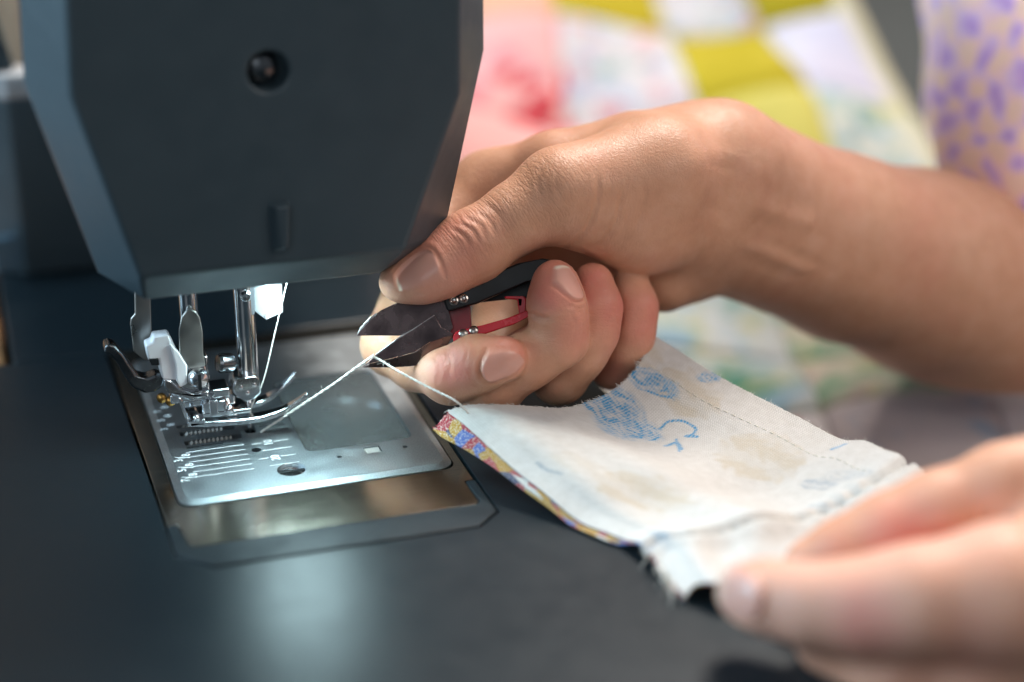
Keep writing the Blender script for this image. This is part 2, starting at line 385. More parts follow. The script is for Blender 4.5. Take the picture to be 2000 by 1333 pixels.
m = len(hole); rec = [np.array(h) + (0, 7, 0) for h in hole]
mb.add([np.array(h) for h in hole] + rec, [(i, (i+1) % m, m+(i+1) % m, m+i) for i in range(m)] + [tuple(range(m, 2*m))])
HEAD = mb.build('head', M['shell'], E_, bevel=1.0, seg=3, angle=24)
MB().lathe((hc[0] - .6, yf + 7, hc[2]), (0, -1, 0), [(4.0, 0), (4.0, 2.0), (3.4, 3.2), (1.8, 4.0), (0, 4.2)], 28).build('cover_screw', M['dark_chrome'], HEAD)
lp = [at_y(x, y, yf) for x, y in ((524, 398), (563, 393), (563, 488), (531, 493))]
mb = MB(); a, b, c, d = lp; f = np.array((0, -2.6, 0))
mb.add([a, b, c, d, a + f + (1.8, 0, -.4), b + f*1.1 + (-.3, 0, -.4), c + f*1.1 + (-.3, 0, 1.5), d + f + (1.6, 0, 1.5)],
       [(0, 1, 5, 4), (1, 2, 6, 5), (2, 3, 7, 6), (3, 0, 4, 7), (4, 5, 6, 7)])
mb.build('cover_latch', M['shell'], HEAD, bevel=.7, seg=3)
# arm, pillar with its white trim
MB().prism([(-14, 62.3, 62), (58, 62.3, 62), (58, 62.3, 188), (-44, 62.3, 188), (-44, 62.3, 135)], (0, 88, 0)).build('arm', M['shell'], E_, bevel=3, seg=3)
px0 = at_y(38, 400, 150)[0]
zp = at_y(20, 198, 150)[2]; zp2 = at_y(10, 152, 150)[2]
MB().prism([(px0, 150.2, BZ), (75, 150.2, BZ), (75, 300, BZ), (0, 300, BZ), (-14, 166, BZ), (px0-12, 166, BZ), (px0-12, 158, BZ)], (0, 0, zp - BZ)).build('pillar', M['shell'], E_, bevel=1.5, seg=3)
MB().prism([(px0, 150.6, zp+.2), (40, 150.6, zp+.2), (40, 165, zp+.2), (px0-12, 165, zp+.2), (px0-12, 158, zp+.2)], (0, 0, zp2 - zp)).build('trim_band', M['white_trim'], E_, bevel=.8)
w0, w1 = at_y(31, 152, 158), at_y(-60, -120, 158)
MB().prism([(w0[0], 158, zp2+.6), (w1[0], 158, w1[2]), (w1[0]-25, 158, w1[2]), (w0[0]-40, 158, zp2+.6)], (0, 7, 0)).build('rear_cover', M['shell'], E_, bevel=1)
sb0, sb1 = at_y(-20, 462, 149), at_y(41, 525, 149)
MB().box((sb0[0], 146, sb1[2]), (sb1[0], 149.9, sb0[2])).build('side_button_panel', plain('blue_grey_plastic', (.09, .16, .22), .45), E_, bevel=1)

# lamp under the head
lx, ly, lz = 13.0, -13.5, zb + 1.4
k = NT('lamp_lens'); k.b.inputs['Emission Color'].default_value = (.78, .95, 1, 1); k.b.inputs['Emission Strength'].default_value = 12
MB().lathe((lx, ly, lz), (0, 0, -1), [(3.4, 0), (3.4, .8), (2.4, 1.4), (0, 1.6)], 20).build('lamp_lens', k.m, E_)
l = bpy.data.lights.new('machine_lamp', 'AREA'); l.shape = 'DISK'; l.size = .026; l.energy = .075; l.color = (.66, .95, 1.0); l.spread = math.radians(165)
lo = bpy.data.objects.new('machine_lamp', l); SC.collection.objects.link(lo); lo.location = (lx*MM, ly*MM, (lz - 2.2)*MM); lo.rotation_euler = (math.radians(-14), 0, 0)

# bars, clamp, needle
MB().tube([(1.2, 0, 15), (1.2, 0, zb + 8)], 2.95, 24).build('needle_bar', M['chrome'], E_)
MB().tube([(-14.4, 1, 22), (-14.4, 1, zb + 8)], 2.6, 24).build('presser_bar', M['chrome'], E_)
def flat(pts, y, th, name, mat, bevel=.25, parent=E_, seg=2):
    return MB().prism([at_y(a, b, y) for a, b in pts], (0, th, 0)).build(name, mat, parent, bevel=bevel, seg=seg)
cl = flat([(459, 742), (500, 735), (507, 741), (510, 768), (498, 780), (478, 786), (463, 777), (455, 765)], -5, 8, 'needle_clamp', M['chrome'], .35, seg=2)
mb = MB()
for q in ((470, 757), (496, 752), (483, 768)): mb.lathe(at_y(*q, -4.9), (0, -1, 0), [(.75, -.2), (.6, .35), (0, .6)], 12)
mb.build('clamp_pin', M['chrome'], cl)
p = at_y(447, 706, 1)
MB().lathe(p + (4, 0, -1), (-1, -.2, .2), [(0, 0), (1, 0), (1, 3), (2.6, 3.2), (2.9, 4), (2.9, 7), (2.3, 7.8), (0, 8)], 20).build('clamp_screw', M['dark_chrome'], cl)
nd = MB().tube([(.7, -.4, 17), (.7, -.4, 9)], [1.0, 1.0], 12); nd.tube([(.7, -.4, 9), (.65, -.4, 1.5), (.6, -.4, -3)], [.55, .5, .15], 10)
nd.build('needle', M['chrome'], E_)
# threader block (white)
pa, pb, pc = at_y(488, 603, 3), at_y(520, 627, -4), at_y(554, 612, 4); bk = (pa + pc)/2 + np.array((2, 8, 1))
q = [pa, pb, pc, bk]; tp = [np.array((v[0], v[1], zb + 3)) for v in q]
MB().add(q + tp, [(0, 3, 2, 1), (4, 5, 6, 7), (0, 1, 5, 4), (1, 2, 6, 5), (2, 3, 7, 6), (3, 0, 4, 7)]).build('threader_block', M['white_plastic'], E_, bevel=.5)
p = at_y(480, 578, -3); MB().lathe(p, (0, -1, 0), [(1.7, -2), (1.7, .4), (1.1, 1.1), (0, 1.3)], 18).build('bar_pin', M['chrome'], E_)
# presser foot assembly
FT = MB()
def toe(pts, y, w):
    c = bez([at_y(a, b, y) for a, b in pts], 8); m = len(c); vs = []; fs = []
    for i, p in enumerate(c):
        ww = w * (1 if i < m*.55 else 1 - .62*(i/m - .55)/.45); t = .75
        for dy, dz in ((-ww, -t), (-ww*1.0, t*.5), (-ww*.8, t), (ww*.8, t), (ww, t*.5), (ww, -t)): vs.append(p + np.array((0, dy, dz)))
    for i in range(m-1):
        for j in range(6): fs.append((i*6+j, i*6+(j+1) % 6, (i+1)*6+(j+1) % 6, (i+1)*6+j))
    fs += [(5, 4, 3, 2, 1, 0), tuple((m-1)*6+j for j in range(6))]; FT.add(vs, fs)
toe([(370, 824), (420, 823), (480, 818), (520, 811), (560, 797), (600, 771)], -5.2, 2.0)
toe([(366, 790), (420, 792), (470, 790), (510, 782), (545, 762), (577, 729)], 4.6, 2.0)
a = at_y(368, 824, -5.2)
FT.box((a[0]-.3, -7.2, a[2]-.7), (a[0]+4.5, 6.6, a[2]+.9)); FT.box((a[0]+3, -5.4, a[2]+.5), (a[0]+18, 5.6, a[2]+1.7))
FT.box((a[0]+6.2, -6.6, a[2]+1.5), (a[0]+8.4, -5.0, a[2]+6.2)); FT.box((a[0]+6.2, 4.2, a[2]+1.5), (a[0]+8.4, 5.8, a[2]+6.2))
foot = FT.build('presser_foot', M['chrome'], E_, bevel=.35, seg=3)
MB().tube([(a[0]+7.3, -7.2, a[2]+5.2), (a[0]+7.3, 6.6, a[2]+5.2)], .9, 14).build('foot_pin', M['chrome'], foot)
mb = MB(); p = at_y(448, 800, -6); mb.lathe(p, (0, -1, .4), [(1.3, -2), (1.3, .2), (.7, .8), (0, 1)], 14)
p = at_y(384, 815, -7); mb.lathe(p, (0, -.6, 1), [(.9, -1), (.9, .2), (.4, .6), (0, .7)], 12); mb.build('foot_rivet', M['chrome'], foot)
SH = MB(); SH.box((-18.5, -2.6, 10.5), (-10.5, 4.5, 26)); SH.box((-22, -4.0, 13.0), (-5.0, 3.5, 15.8)); SH.box((-12.5, -3.4, 10.2), (-3.5, 3.4, 13.3))
SH.prism([at_y(a_, b_, -4.4) for a_, b_ in ((319, 742), (335, 745), (352, 760), (380, 772), (408, 765), (408, 776), (370, 783), (330, 770), (322, 758))], (0, 3, 0))
SH.prism([at_y(a_, b_, -5.6) for a_, b_ in ((348, 776), (356, 780), (370, 822), (362, 818))], (0, 1.2, 0))
SH.prism([at_y(a_, b_, -5.0) for a_, b_ in ((396, 788), (440, 782), (466, 812), (396, 818))], (0, 1.0, 0))
sh = SH.build('foot_shank', M['chrome'], E_, bevel=.5, seg=3)
p = at_y(389, 743, -6)
s2 = MB().lathe(p + (0, 2.5, 0), (.1, -1, .1), [(2.9, 0), (3.1, 1.2), (2.9, 2.2), (2.1, 3.2), (0, 3.7)], 24).build('shank_screw', M['chrome'], sh)
MB().box((p[0]-.5, p[1]-1.6, p[2]-2.4), (p[0]+.45, p[1]+.4, p[2]+2.4)).build('screw_slot', M['dark'], s2)
flat([(350, 706), (350, 645), (355, 620), (364, 608), (373, 605), (383, 609), (391, 622), (396, 648), (397, 690), (402, 715), (372, 722)], -3.6, .9, 'lift_tongue', M['steel'], .3)
flat([(263, 560), (264, 614), (256, 623), (255, 634), (261, 688), (284, 706), (299, 700), (296, 640), (293, 560)], 2.5, 1.1, 'buttonhole_bar', M['steel'], .3)
wb = flat([(284, 676), (298, 670), (299, 660), (331, 655), (341, 676), (348, 690), (365, 715), (365, 750), (351, 757), (345, 744), (317, 741), (312, 722), (310, 703), (290, 706)], -3.0, 5.0, 'buttonhole_lever', M['white_plastic'], .6)
flat([(332, 672), (350, 690), (366, 716), (366, 751), (352, 758), (345, 745), (343, 715)], -4.4, 1.3, 'lever_rib', M['white_plastic'], .4, wb)
flat([(291, 702), (309, 701), (311, 714), (296, 714)], -3.4, .6, 'lever_slot', M['dark'], .1, wb)
flat([(204, 690), (205, 678), (213, 673), (225, 677), (240, 693), (256, 717), (270, 737), (286, 741), (306, 733), (320, 738), (317, 757), (302, 767), (282, 769), (260, 759), (244, 738), (228, 708), (216, 695)], -1.5, 5.5, 'foot_release_lever', M['dark_chrome'], .9, seg=3)
mb = MB()
for q in ((316, 778), (333, 784)): mb.lathe(at_y(*q, -2), (0, -1, .2), [(1.4, -1), (1.4, .4), (.7, .9), (0, 1)], 16)
mb.build('brass_screw', M['brass'], sh)

# ------------------------------------------------------------------ threads
M['thread'] = None
def mk_thread():
    k = NT('white_cotton_thread'); k.setp(Base_Color=(.80, .78, .72), Roughness=.8)
    k.l(k.bump(k.noise(1500, 3).outputs[0], .5, .0002), k.b.inputs['Normal']); k.b.inputs['Sheen Weight'].default_value = .3; return k.m
M['thread'] = mk_thread()
def strand(mb, pts, r, off, turns, n=60, seg=7):
    c = bez(pts, max(6, n // len(pts))); out = []
    L = len(c)
    for i, p in enumerate(c):
        a = 2*math.pi*turns*i/L + off; out.append(p + r*.55*np.array((0, math.cos(a), math.sin(a))))
    mb.tube(out, r*.62, seg)
T0 = np.array((2.0, -1.5, -1.5)); T1 = at(727, 699, 508.6); T2 = at(893, 786, 500.5)
mb = MB()
path = [T0, T0 + (T1-T0)*.33 + (0, 0, -.1), T0 + (T1-T0)*.66 + (0, 0, -.15), T1 + (-.8, 0, -.1), T1 + (.9, 0, -.1), T1 + (T2-T1)*.35, T1 + (T2-T1)*.7, T2, at(922, 818, 503.5)]
strand(mb, path, .35, 0, 26, 240); strand(mb, path, .35, math.pi, 26, 240)
for _ in range(110):                                  # loose fibres
    i = RNG.uniform(0, 1); p = T0 + (T1-T0)*i if RNG.uniform() < .6 else T1 + (T2-T1)*i
    d = RNG.normal(size=3); d /= np.linalg.norm(d); L = RNG.uniform(.6, 1.8)
    mb.tube([p, p + d*L*.5 + RNG.normal(size=3)*.15, p + d*L + RNG.normal(size=3)*.3], [.03, .025, .015], 4)
tag(mb.build('sewing_thread', M['thread'], angle=180), 'white twisted thread stretched from the needle hole over the blade to the fabric corner', 'thread')
mb = MB(); p0 = at_y(562, 545, -1); p1 = at_y(515, 742, -4); strand(mb, [p0, p0 + (p1-p0)*.5, p1, at_y(492, 792, -2), (.7, -1, 4)], .26, 0, 12, 120, 6); strand(mb, [p0, p0 + (p1-p0)*.5, p1, at_y(492, 792, -2), (.7, -1, 4)], .26, 3.1, 12, 120, 6)
tag(mb.build('needle_thread', M['thread'], angle=180), 'thin pale thread running down beside the chrome needle bar', 'thread')

# ------------------------------------------------------------------ person: implicit surface -> one continuous skin mesh
class Field:
    def __init__(s, lo, hi, h):
        s.h = h; s.lo = np.array(lo, float); s.n = np.ceil((np.array(hi) - s.lo) / h).astype(int) + 1
        s.ax = [s.lo[i] + h*np.arange(s.n[i]) for i in range(3)]
    def new(s): return np.full(s.n, 14.0, np.float32)
    def seg(s, F, a, b, r1, r2, k=3.0, flat=None, sub=False):
        a = np.array(a, float); b = np.array(b, float); m = max(r1, r2) + 13
        lo = np.minimum(a, b) - m; hi = np.maximum(a, b) + m
        i0 = np.clip(np.floor((lo - s.lo)/s.h).astype(int), 0, s.n); i1 = np.clip(np.ceil((hi - s.lo)/s.h).astype(int) + 1, 0, s.n)
        if np.any(i1 <= i0): return
        sl = tuple(slice(p, q) for p, q in zip(i0, i1))
        X, Y, Z = np.meshgrid(*[s.ax[i][sl[i]].astype(np.float32) for i in range(3)], indexing='ij', sparse=True)
        d = b - a; L = float(d @ d) + 1e-9
        px, py, pz = X - a[0], Y - a[1], Z - a[2]
        t = np.clip((px*d[0] + py*d[1] + pz*d[2]) / L, 0, 1)
        qx, qy, qz = px - t*d[0], py - t*d[1], pz - t*d[2]
        q2 = qx*qx + qy*qy + qz*qz
        if flat is not None:                         # (direction, factor): squeezes the section along that direction
            nv = np.array(flat[0], float); nv /= np.linalg.norm(nv); c = qx*nv[0] + qy*nv[1] + qz*nv[2]
            q2 = q2 + (flat[1]**2 - 1)*c*c
        D = np.sqrt(q2) - (r1 + (r2 - r1)*t)
        A = F[sl]
        if sub:
            D = -D; hh = np.maximum(k - np.abs(A - D), 0)/k; F[sl] = np.maximum(A, D) + hh*hh*k*.25
        else:
            hh = np.maximum(k - np.abs(A - D), 0)/k; F[sl] = np.minimum(A, D) - hh*hh*k*.25
    def chain(s, F, pts, k=3.0, k0=None):            # pts: (point, radius[, flat])
        for i in range(len(pts) - 1):
            a, b = pts[i], pts[i+1]
            s.seg(F, a[0], b[0], a[1], b[1], (k0 if i == 0 and k0 else k), a[2] if len(a) > 2 else None)
    def smin(s, A, B, k):
        hh = np.maximum(k - np.abs(A - B), 0)/k; return np.minimum(A, B) - hh*hh*k*.25
    def mesh(s, F):                                  # naive surface nets
        ins = F < 0; nx, ny, nz = F.shape
        c = np.zeros((nx-1, ny-1, nz-1), np.int8)
        for dx in (0, 1):
            for dy in (0, 1):
                for dz in (0, 1): c += ins[dx:nx-1+dx, dy:ny-1+dy, dz:nz-1+dz]
        act = (c > 0) & (c < 8); idx = np.full(act.shape, -1, np.int64); I = np.argwhere(act); idx[act] = np.arange(len(I))
        P = np.zeros((len(I), 3)); N = np.zeros(len(I))
        offs = [(dx, dy, dz) for dx in (0, 1) for dy in (0, 1) for dz in (0, 1)]
        val = {o: F[I[:, 0]+o[0], I[:, 1]+o[1], I[:, 2]+o[2]].astype(float) for o in offs}
        for o in offs:
            for ax in range(3):
                if o[ax] == 0:
                    o2 = list(o); o2[ax] = 1; o2 = tuple(o2); a, b = val[o], val[o2]; cr = (a < 0) != (b < 0)
                    t = np.where(cr, a/(a - b + 1e-12), 0)
                    q = np.array(o, float)[None].repeat(len(I), 0); q[:, ax] += t
                    P += q*cr[:, None]; N += cr
        V = (I + P/N[:, None])*s.h + s.lo; Q = []
        for ax in range(3):
            u, v = [(1, 2), (2, 0), (0, 1)][ax]
            sl0 = [slice(None)]*3; sl1 = [slice(None)]*3; sl0[ax] = slice(0, -1); sl1[ax] = slice(1, None)
            a, b = ins[tuple(sl0)], ins[tuple(sl1)]; E = np.argwhere(a != b); fl = a[a != b]
            ok = (E[:, u] > 0) & (E[:, v] > 0) & (E[:, u] < F.shape[u]-1) & (E[:, v] < F.shape[v]-1); E, fl = E[ok], fl[ok]
            e = np.eye(3, dtype=int); q = [E - e[u] - e[v], E - e[v], E, E - e[u]]
            q = np.stack([idx[x[:, 0], x[:, 1], x[:, 2]] for x in q], 1); q[~fl] = q[~fl][:, ::-1]; Q.append(q)
        return V, np.concatenate(Q)
def relax(V, Q, it=2, lam=.5):
    e = np.concatenate([Q[:, [0, 1]], Q[:, [1, 2]], Q[:, [2, 3]], Q[:, [3, 0]]]); e = np.concatenate([e, e[:, ::-1]])
    deg = np.bincount(e[:, 0], minlength=len(V))[:, None]
    for _ in range(it):
        S = np.stack([np.bincount(e[:, 0], V[e[:, 1], i], len(V)) for i in range(3)], 1); V = V + lam*(S/np.maximum(deg, 1) - V)
    return V
def subdivide(V, Q):                                 # one Catmull-Clark step through Blender's modifier
    me = bpy.data.meshes.new('t'); me.from_pydata(V.tolist(), [], Q.tolist()); o = bpy.data.objects.new('t', me); SC.collection.objects.link(o)
    md = o.modifiers.new('s', 'SUBSURF'); md.levels = 1
    m2 = bpy.data.meshes.new_from_object(o.evaluated_get(bpy.context.evaluated_depsgraph_get()))
    v = np.empty(len(m2.vertices)*3); m2.vertices.foreach_get('co', v); q = np.empty(len(m2.loops), np.int32); m2.loops.foreach_get('vertex_index', q)
    nv = np.empty(len(m2.vertices)*3); m2.vertex_normals.foreach_get('vector', nv)
    bpy.data.objects.remove(o); bpy.data.meshes.remove(me); bpy.data.meshes.remove(m2)
    return v.reshape(-1, 3), q.reshape(-1, 4), nv.reshape(-1, 3)
def sstep(x, a, b):
    t = np.clip((x - a)/(b - a), 0, 1); return t*t*(3 - 2*t)
class Skin:
    def __init__(s, V, Q, N):
        s.V, s.Q, s.N = V, Q, N; z = lambda: np.zeros(len(V)); s.red, s.nail, s.tip, s.pale, s.wrm = z(), z(), z(), z(), z(); s.wr = np.zeros((len(V), 3))
    def blush(s, c, r, amt, what='red'):
        d = np.linalg.norm(s.V - c, axis=1); a = getattr(s, what); a[:] = np.maximum(a, amt*(1 - sstep(d, r*.2, r)))
    def add_nail(s, c, u, n, L, W, curv=.055, free=.86, rise=.35):
        u = np.array(u, float); u /= np.linalg.norm(u); n = np.array(n, float); n -= u*(n @ u); n /= np.linalg.norm(n); v = np.cross(n, u)
        rel = s.V - c; a, b, h = rel @ u, rel @ v, rel @ n
        near = (np.abs(a) < L) & (np.abs(b) < W) & (h > -5) & (h < 5) & (s.N @ n > .1)
        core = near & (np.hypot(a, b) < 1.5); h0 = h[core].mean() if core.any() else 0
        taper = 1 - .10*np.clip(-a/(L/2), -1, 1)
        q = (np.abs(b)/(W/2*taper))**2.6 + (np.abs(a)/(L/2))**3.0
        q = q**(1/2.8)
        m = (1 - sstep(q, .90, 1.02))*near
        target = h0 - curv*b*b - .010*a*a + ((a*h)[core].sum()/((a*a)[core].sum() + 1e-9))*a
        groove = np.exp(-((q - 1.07)/.06)**2)*near*(.38)*(a < L*.40)
        fold = np.exp(-((q - 1.26)/.12)**2)*near*.22*(a < L*.25)
        s.V = s.V + ((target - h)*m*.45 + rise*m - groove + fold)[:, None]*n
        s.nail = np.maximum(s.nail, m); s.tip = np.maximum(s.tip, m*sstep(a + .10*np.abs(b), L/2*free - .6, L/2*free + .1))
    def crease(s, pts, w, depth):
        d = s.V - CAM; zc = d @ FWD; X = np.stack([1000 + FPX*(d @ RGT)/zc, 666.5 - FPX*(d @ UPV)/zc], 1); c = np.array(bez([np.r_[p, 0] for p in pts], 8))[:, :2]
        lo, hi = c.min(0) - 4*w, c.max(0) + 4*w; k = np.where(np.all((X > lo) & (X < hi), 1) & (s.N @ FWD < -.1) & (zc < 590))[0]
        if len(k) == 0: return
        dist = np.full(len(k), 1e3); tt = np.zeros(len(k)); n = len(c) - 1
        for i in range(n):
            ab = c[i+1] - c[i]; t = np.clip(((X[k] - c[i]) @ ab)/(ab @ ab + 1e-9), 0, 1); q = np.linalg.norm(X[k] - c[i] - t[:, None]*ab, axis=1); m = q < dist; dist[m] = q[m]; tt[m] = (i + t[m])/n
        zmin = zc[k][dist < 2*w].min() if np.any(dist < 2*w) else 0
        fade = np.clip(np.minimum(tt, 1 - tt)*5, 0, 1)*(zc[k] < zmin + 22)
        s.V[k] -= (depth*fade*(np.exp(-(dist/w)**2) - .35*np.exp(-((dist - 2.2*w)/w)**2)))[:, None]*s.N[k]
    def wrinkles(s, c, u, n, r, su=1.5, sv=.18, amt=1.0):
        u = np.array(u, float); u /= np.linalg.norm(u); v = np.cross(np.array(n, float), u); v /= np.linalg.norm(v)
        rel = s.V - c; d = np.linalg.norm(rel, axis=1); m = amt*(1 - sstep(d, r*.45, r))*sstep(s.N @ np.array(n), -.2, .4); k = m > s.wrm
        s.wr[k] = np.stack([rel @ u*su, rel @ v*sv, rel @ np.array(n)*.1], 1)[k]; s.wrm = np.maximum(s.wrm, m)

# right hand: the snips are held between thumb and curled fingers
FR = Field((22, -66, -26), (305, 120, 108), .85)
A = at
PALM = FR.new()
c1, mcp1, ip1, tp1 = A(1285, 345, 531), A(1095, 378, 517), A(925, 481, 512), A(783, 551, 509)
wr_a, wr_b = A(1405, 328, 553), A(1392, 432, 560)
mcp2, mcp3, mcp4, mcp5 = A(955, 370, 551), A(1010, 480, 556), A(1085, 500, 563), A(1170, 520, 568)
FR.chain(PALM, [(wr_a, 16.3), (A(1240, 312, 545), 14), (A(1085, 332, 545), 11.5), (mcp2, 10.5)])
FR.chain(PALM, [(wr_a, 16), (A(1200, 370, 556), 13), (mcp3, 10)], 10)
FR.chain(PALM, [(wr_b, 15), (A(1230, 430, 560), 12), (mcp4, 9.5)], 10)
FR.chain(PALM, [(wr_b, 15), (A(1290, 490, 560), 12.5), (mcp5, 9)], 10)
FR.chain(PALM, [(A(1330, 520, 560), 12), (A(1295, 548, 556), 9.5)], 8)
# thenar mass and thumb metacarpal
FR.chain(PALM, [(A(1345, 345, 545), 17), (c1, 15.5), (mcp1, 11.8)], 9)
FR.chain(PALM, [(A(1350, 430, 545), 14), (A(1250, 440, 533), 12.5), (A(1150, 425, 523), 10)], 9)
FR.chain(PALM, [(A(1300, 298, 550), 8.5), (A(1395, 288, 556), 8.5)], 9)
# forearm and upper arm
FR.chain(PALM, [(wr_a + (wr_b - wr_a)*.18, 19), (A(1500, 398, 572), 20.5), (A(1640, 468, 590), 24.8), (A(1800, 530, 612), 31.5), (A(1960, 590, 640), 38), (A(2080, 620, 655), 42)], 14)
FR.chain(PALM, [(wr_b, 15), (A(1500, 470, 572), 16.5), (A(1640, 520, 590), 22)], 14)
FR.chain(PALM, [(A(2060, 600, 655), 42), (A(2120, 200, 700), 46)], 14)
# tendon and wrist bone relief
FR.chain(PALM, [(A(1445, 300, 566), 9), (A(1395, 284, 562), 8.0)], 8)
FR.seg(PALM, A(1470, 475, 556), A(1700, 560, 575), 2.5, 2.5, 9)
# thumb
TH = FR.new(); tn = cdir(-.1, .8, .6)
FR.chain(TH, [(c1, 14.5), (mcp1, 11.2), (A(1010, 425, 514), 9.6), (ip1, 9.9), (A(860, 517, 510), 9.3, (tn, 1.15)), (A(815, 540, 509.5), 8.0, (tn, 1.22)), (tp1, 6.2, (tn, 1.2))], 4.5)
HAND = FR.smin(PALM, TH, 7)
FR.seg(HAND, A(1075, 505, 512), A(1185, 538, 516), 1.0, 1.0, 4, sub=True)
# fingers (each its own chain, joined to the palm only at its root)
def finger(root, pts, kroot=8, distal=None):
    G = FR.new(); FR.chain(G, [root] + pts[:2], 4)
    global HAND
    P = FR.new(); FR.chain(P, [root, (np.array(root[0])*.35 + np.array(pts[0][0])*.65, root[1]*.35 + pts[0][1]*.65)], 4)
    HAND = FR.smin(HAND, P, kroot)
    G = FR.new(); FR.chain(G, [root] + pts, 4)
    if distal: FR.chain(G, distal, 3, .9)
    HAND = FR.smin(HAND, G, .9)
i_pip, i_dip, i_tip = A(766, 674, 533), A(880, 735, 511.3), A(984, 702, 504.5)
finger((mcp2, 10), [(A(850, 460, 541), 9.3), (i_pip, 8.6), (A(813, 712, 526), 7.2), (i_dip, 7.5), (A(930, 711, 506.5), 7.6), (i_tip, 6.6)])
m_pip, m_dip, m_tip = A(958, 758, 519), A(1100, 664, 512), A(1084, 553, 511)
finger((mcp3, 10), [(A(985, 620, 540), 9), (m_pip, 8.4), (A(1030, 702, 514), 7.9), (A(1088, 672, 511.5), 7.8)], 8, [(m_dip, 7.6), (A(1092, 620, 510), 7.7), (A(1086, 590, 510.5), 7.8), (m_tip, 6.6)])
r_pip, r_dip, r_tip = A(1092, 735, 529), A(1163, 640, 521), A(1158, 555, 523)
finger((mcp4, 9.5), [(A(1090, 620, 548), 8.8), (r_pip, 7.8), (A(1130, 690, 524), 7.5), (A(1160, 655, 521), 7.2)], 8, [(r_dip, 7.3), (A(1164, 600, 521), 7.2), (r_tip, 6.2)])
p_pip, p_dip, p_tip = A(1200, 712, 541), A(1238, 640, 533), A(1232, 560, 535)
finger((mcp5, 9), [(A(1190, 620, 556), 8.2), (p_pip, 7.0), (A(1222, 680, 536), 6.9), (A(1236, 652, 533), 6.7)], 8, [(p_dip, 6.8), (A(1240, 600, 533), 6.5), (p_tip, 5.8)])
Vr, Qr = FR.mesh(HAND); Vr = relax(Vr, Qr, 2); Vr, Qr, Nr = subdivide(Vr, Qr)
R = Skin(Vr, Qr, Nr)
CR = [(.55, 5, [(1165, 330), (1168, 380), (1150, 440), (1115, 480), (1070, 503)]), (.38, 5, [(1215, 360), (1207, 420), (1182, 470), (1140, 498)]),
      (.25, 6, [(1252, 345), (1258, 400), (1236, 460)]), (.5, 5, [(1045, 503), (1090, 491), (1135, 493), (1180, 518)]), (.3, 5, [(1090, 520), (1130, 508), (1165, 520)]),
      (.34, 4, [(905, 425), (936, 440), (950, 472)]), (.40, 4, [(890, 432), (924, 452), (937, 482)]), (.30, 4, [(926, 412), (956, 432), (968, 462)]), (.34, 4, [(877, 444), (905, 461), (919, 488)]),
      (.22, 4, [(945, 398), (972, 416), (984, 445)]), (.7, 5, [(1028, 608), (1050, 620), (1074, 624)]), (.22, 4, [(1125, 598), (1139, 630), (1134, 668)]), (.2, 4, [(1110, 606), (1124, 636), (1118, 668)]),
      (.25, 4, [(1200, 590), (1212, 618), (1206, 650)]), (.3, 4, [(1262, 590), (1276, 622), (1268, 655)]), (.3, 4, [(846, 690), (858, 720), (852, 756)]), (.22, 4, [(868, 676), (880, 706), (876, 742)]),
      (.22, 4, [(905, 662), (912, 690), (905, 720)]), (.4, 8, [(1388, 415), (1378, 475), (1350, 530)]), (.14, 9, [(1480, 465), (1560, 500), (1660, 545)]), (.22, 8, [(1440, 330), (1425, 400), (1420, 450)]),
      (1.1, 30, [(1425, 300), (1408, 370), (1396, 440)]), (-.7, 16, [(1440, 385), (1540, 425), (1660, 455)]), (-.5, 12, [(1430, 470), (1520, 505), (1640, 560)]),
      (.18, 4, [(1075, 300), (1050, 350), (1060, 400)]), (.16, 4, [(1105, 300), (1085, 345), (1095, 395)])]
for dp, wd, ln in CR: R.crease(ln, wd, dp*(.5 if wd == 4 else .72))
R.wrinkles(A(925, 440, 505), ip1 - mcp1, cdir(-.25, .75, .6), 17, 1.0, .07)
R.wrinkles(A(1040, 350, 508), ip1 - mcp1, cdir(-.2, .7, .7), 24, .6, .16, .45)
R.wrinkles(A(1105, 640, 504), A(1092, 620, 510) - m_dip, cdir(.2, .1, .9), 9, 1.0, .16, .7); R.wrinkles(A(1180, 635, 514), A(1164, 600, 521) - r_dip, cdir(.3, 0, .9), 8, 1.0, .16, .6)
R.wrinkles(A(880, 712, 499), i_tip - i_dip, cdir(-.1, .7, .7), 9, 1.6, .12, .8)
R.wrinkles(A(1180, 420, 512), A(1190, 300, 520) - A(1160, 500, 510), cdir(0, 0, 1), 18, .10, .45, .5)
thumb_u = tp1 - ip1; R.add_nail(A(812, 528, 499.5), thumb_u, cdir(-.28, .72, .62), 13.5, 11.5, .045)
R.add_nail(A(986, 716, 496.5), i_tip - i_dip, cdir(.35, -.45, .85), 13.5, 9.6, .055, .85)
R.add_nail(A(1118, 551, 505), m_tip - m_dip + cdir(0, 1, 0)*2, cdir(.88, .05, .45), 10.5, 8.0, .06)
R.blush(A(872, 712, 500), 13, .85); R.blush(A(1000, 680, 498), 13, .65); R.blush(A(1080, 545, 504), 16, .9); R.blush(A(1130, 640, 505), 13, .55); R.blush(A(1270, 620, 527), 15, .7); R.blush(A(1190, 720, 535), 13, .5)
R.blush(A(1210, 610, 518), 18, .8); R.blush(A(860, 490, 502), 22, .55); R.blush(A(1160, 560, 517), 14, .8); R.blush(A(930, 440, 503), 13, .25)
R.blush(A(790, 725, 507), 11, .8, 'pale'); R.blush(A(750, 590, 505), 10, .5, 'pale'); R.blush(A(850, 572, 502), 14, .35, 'pale')

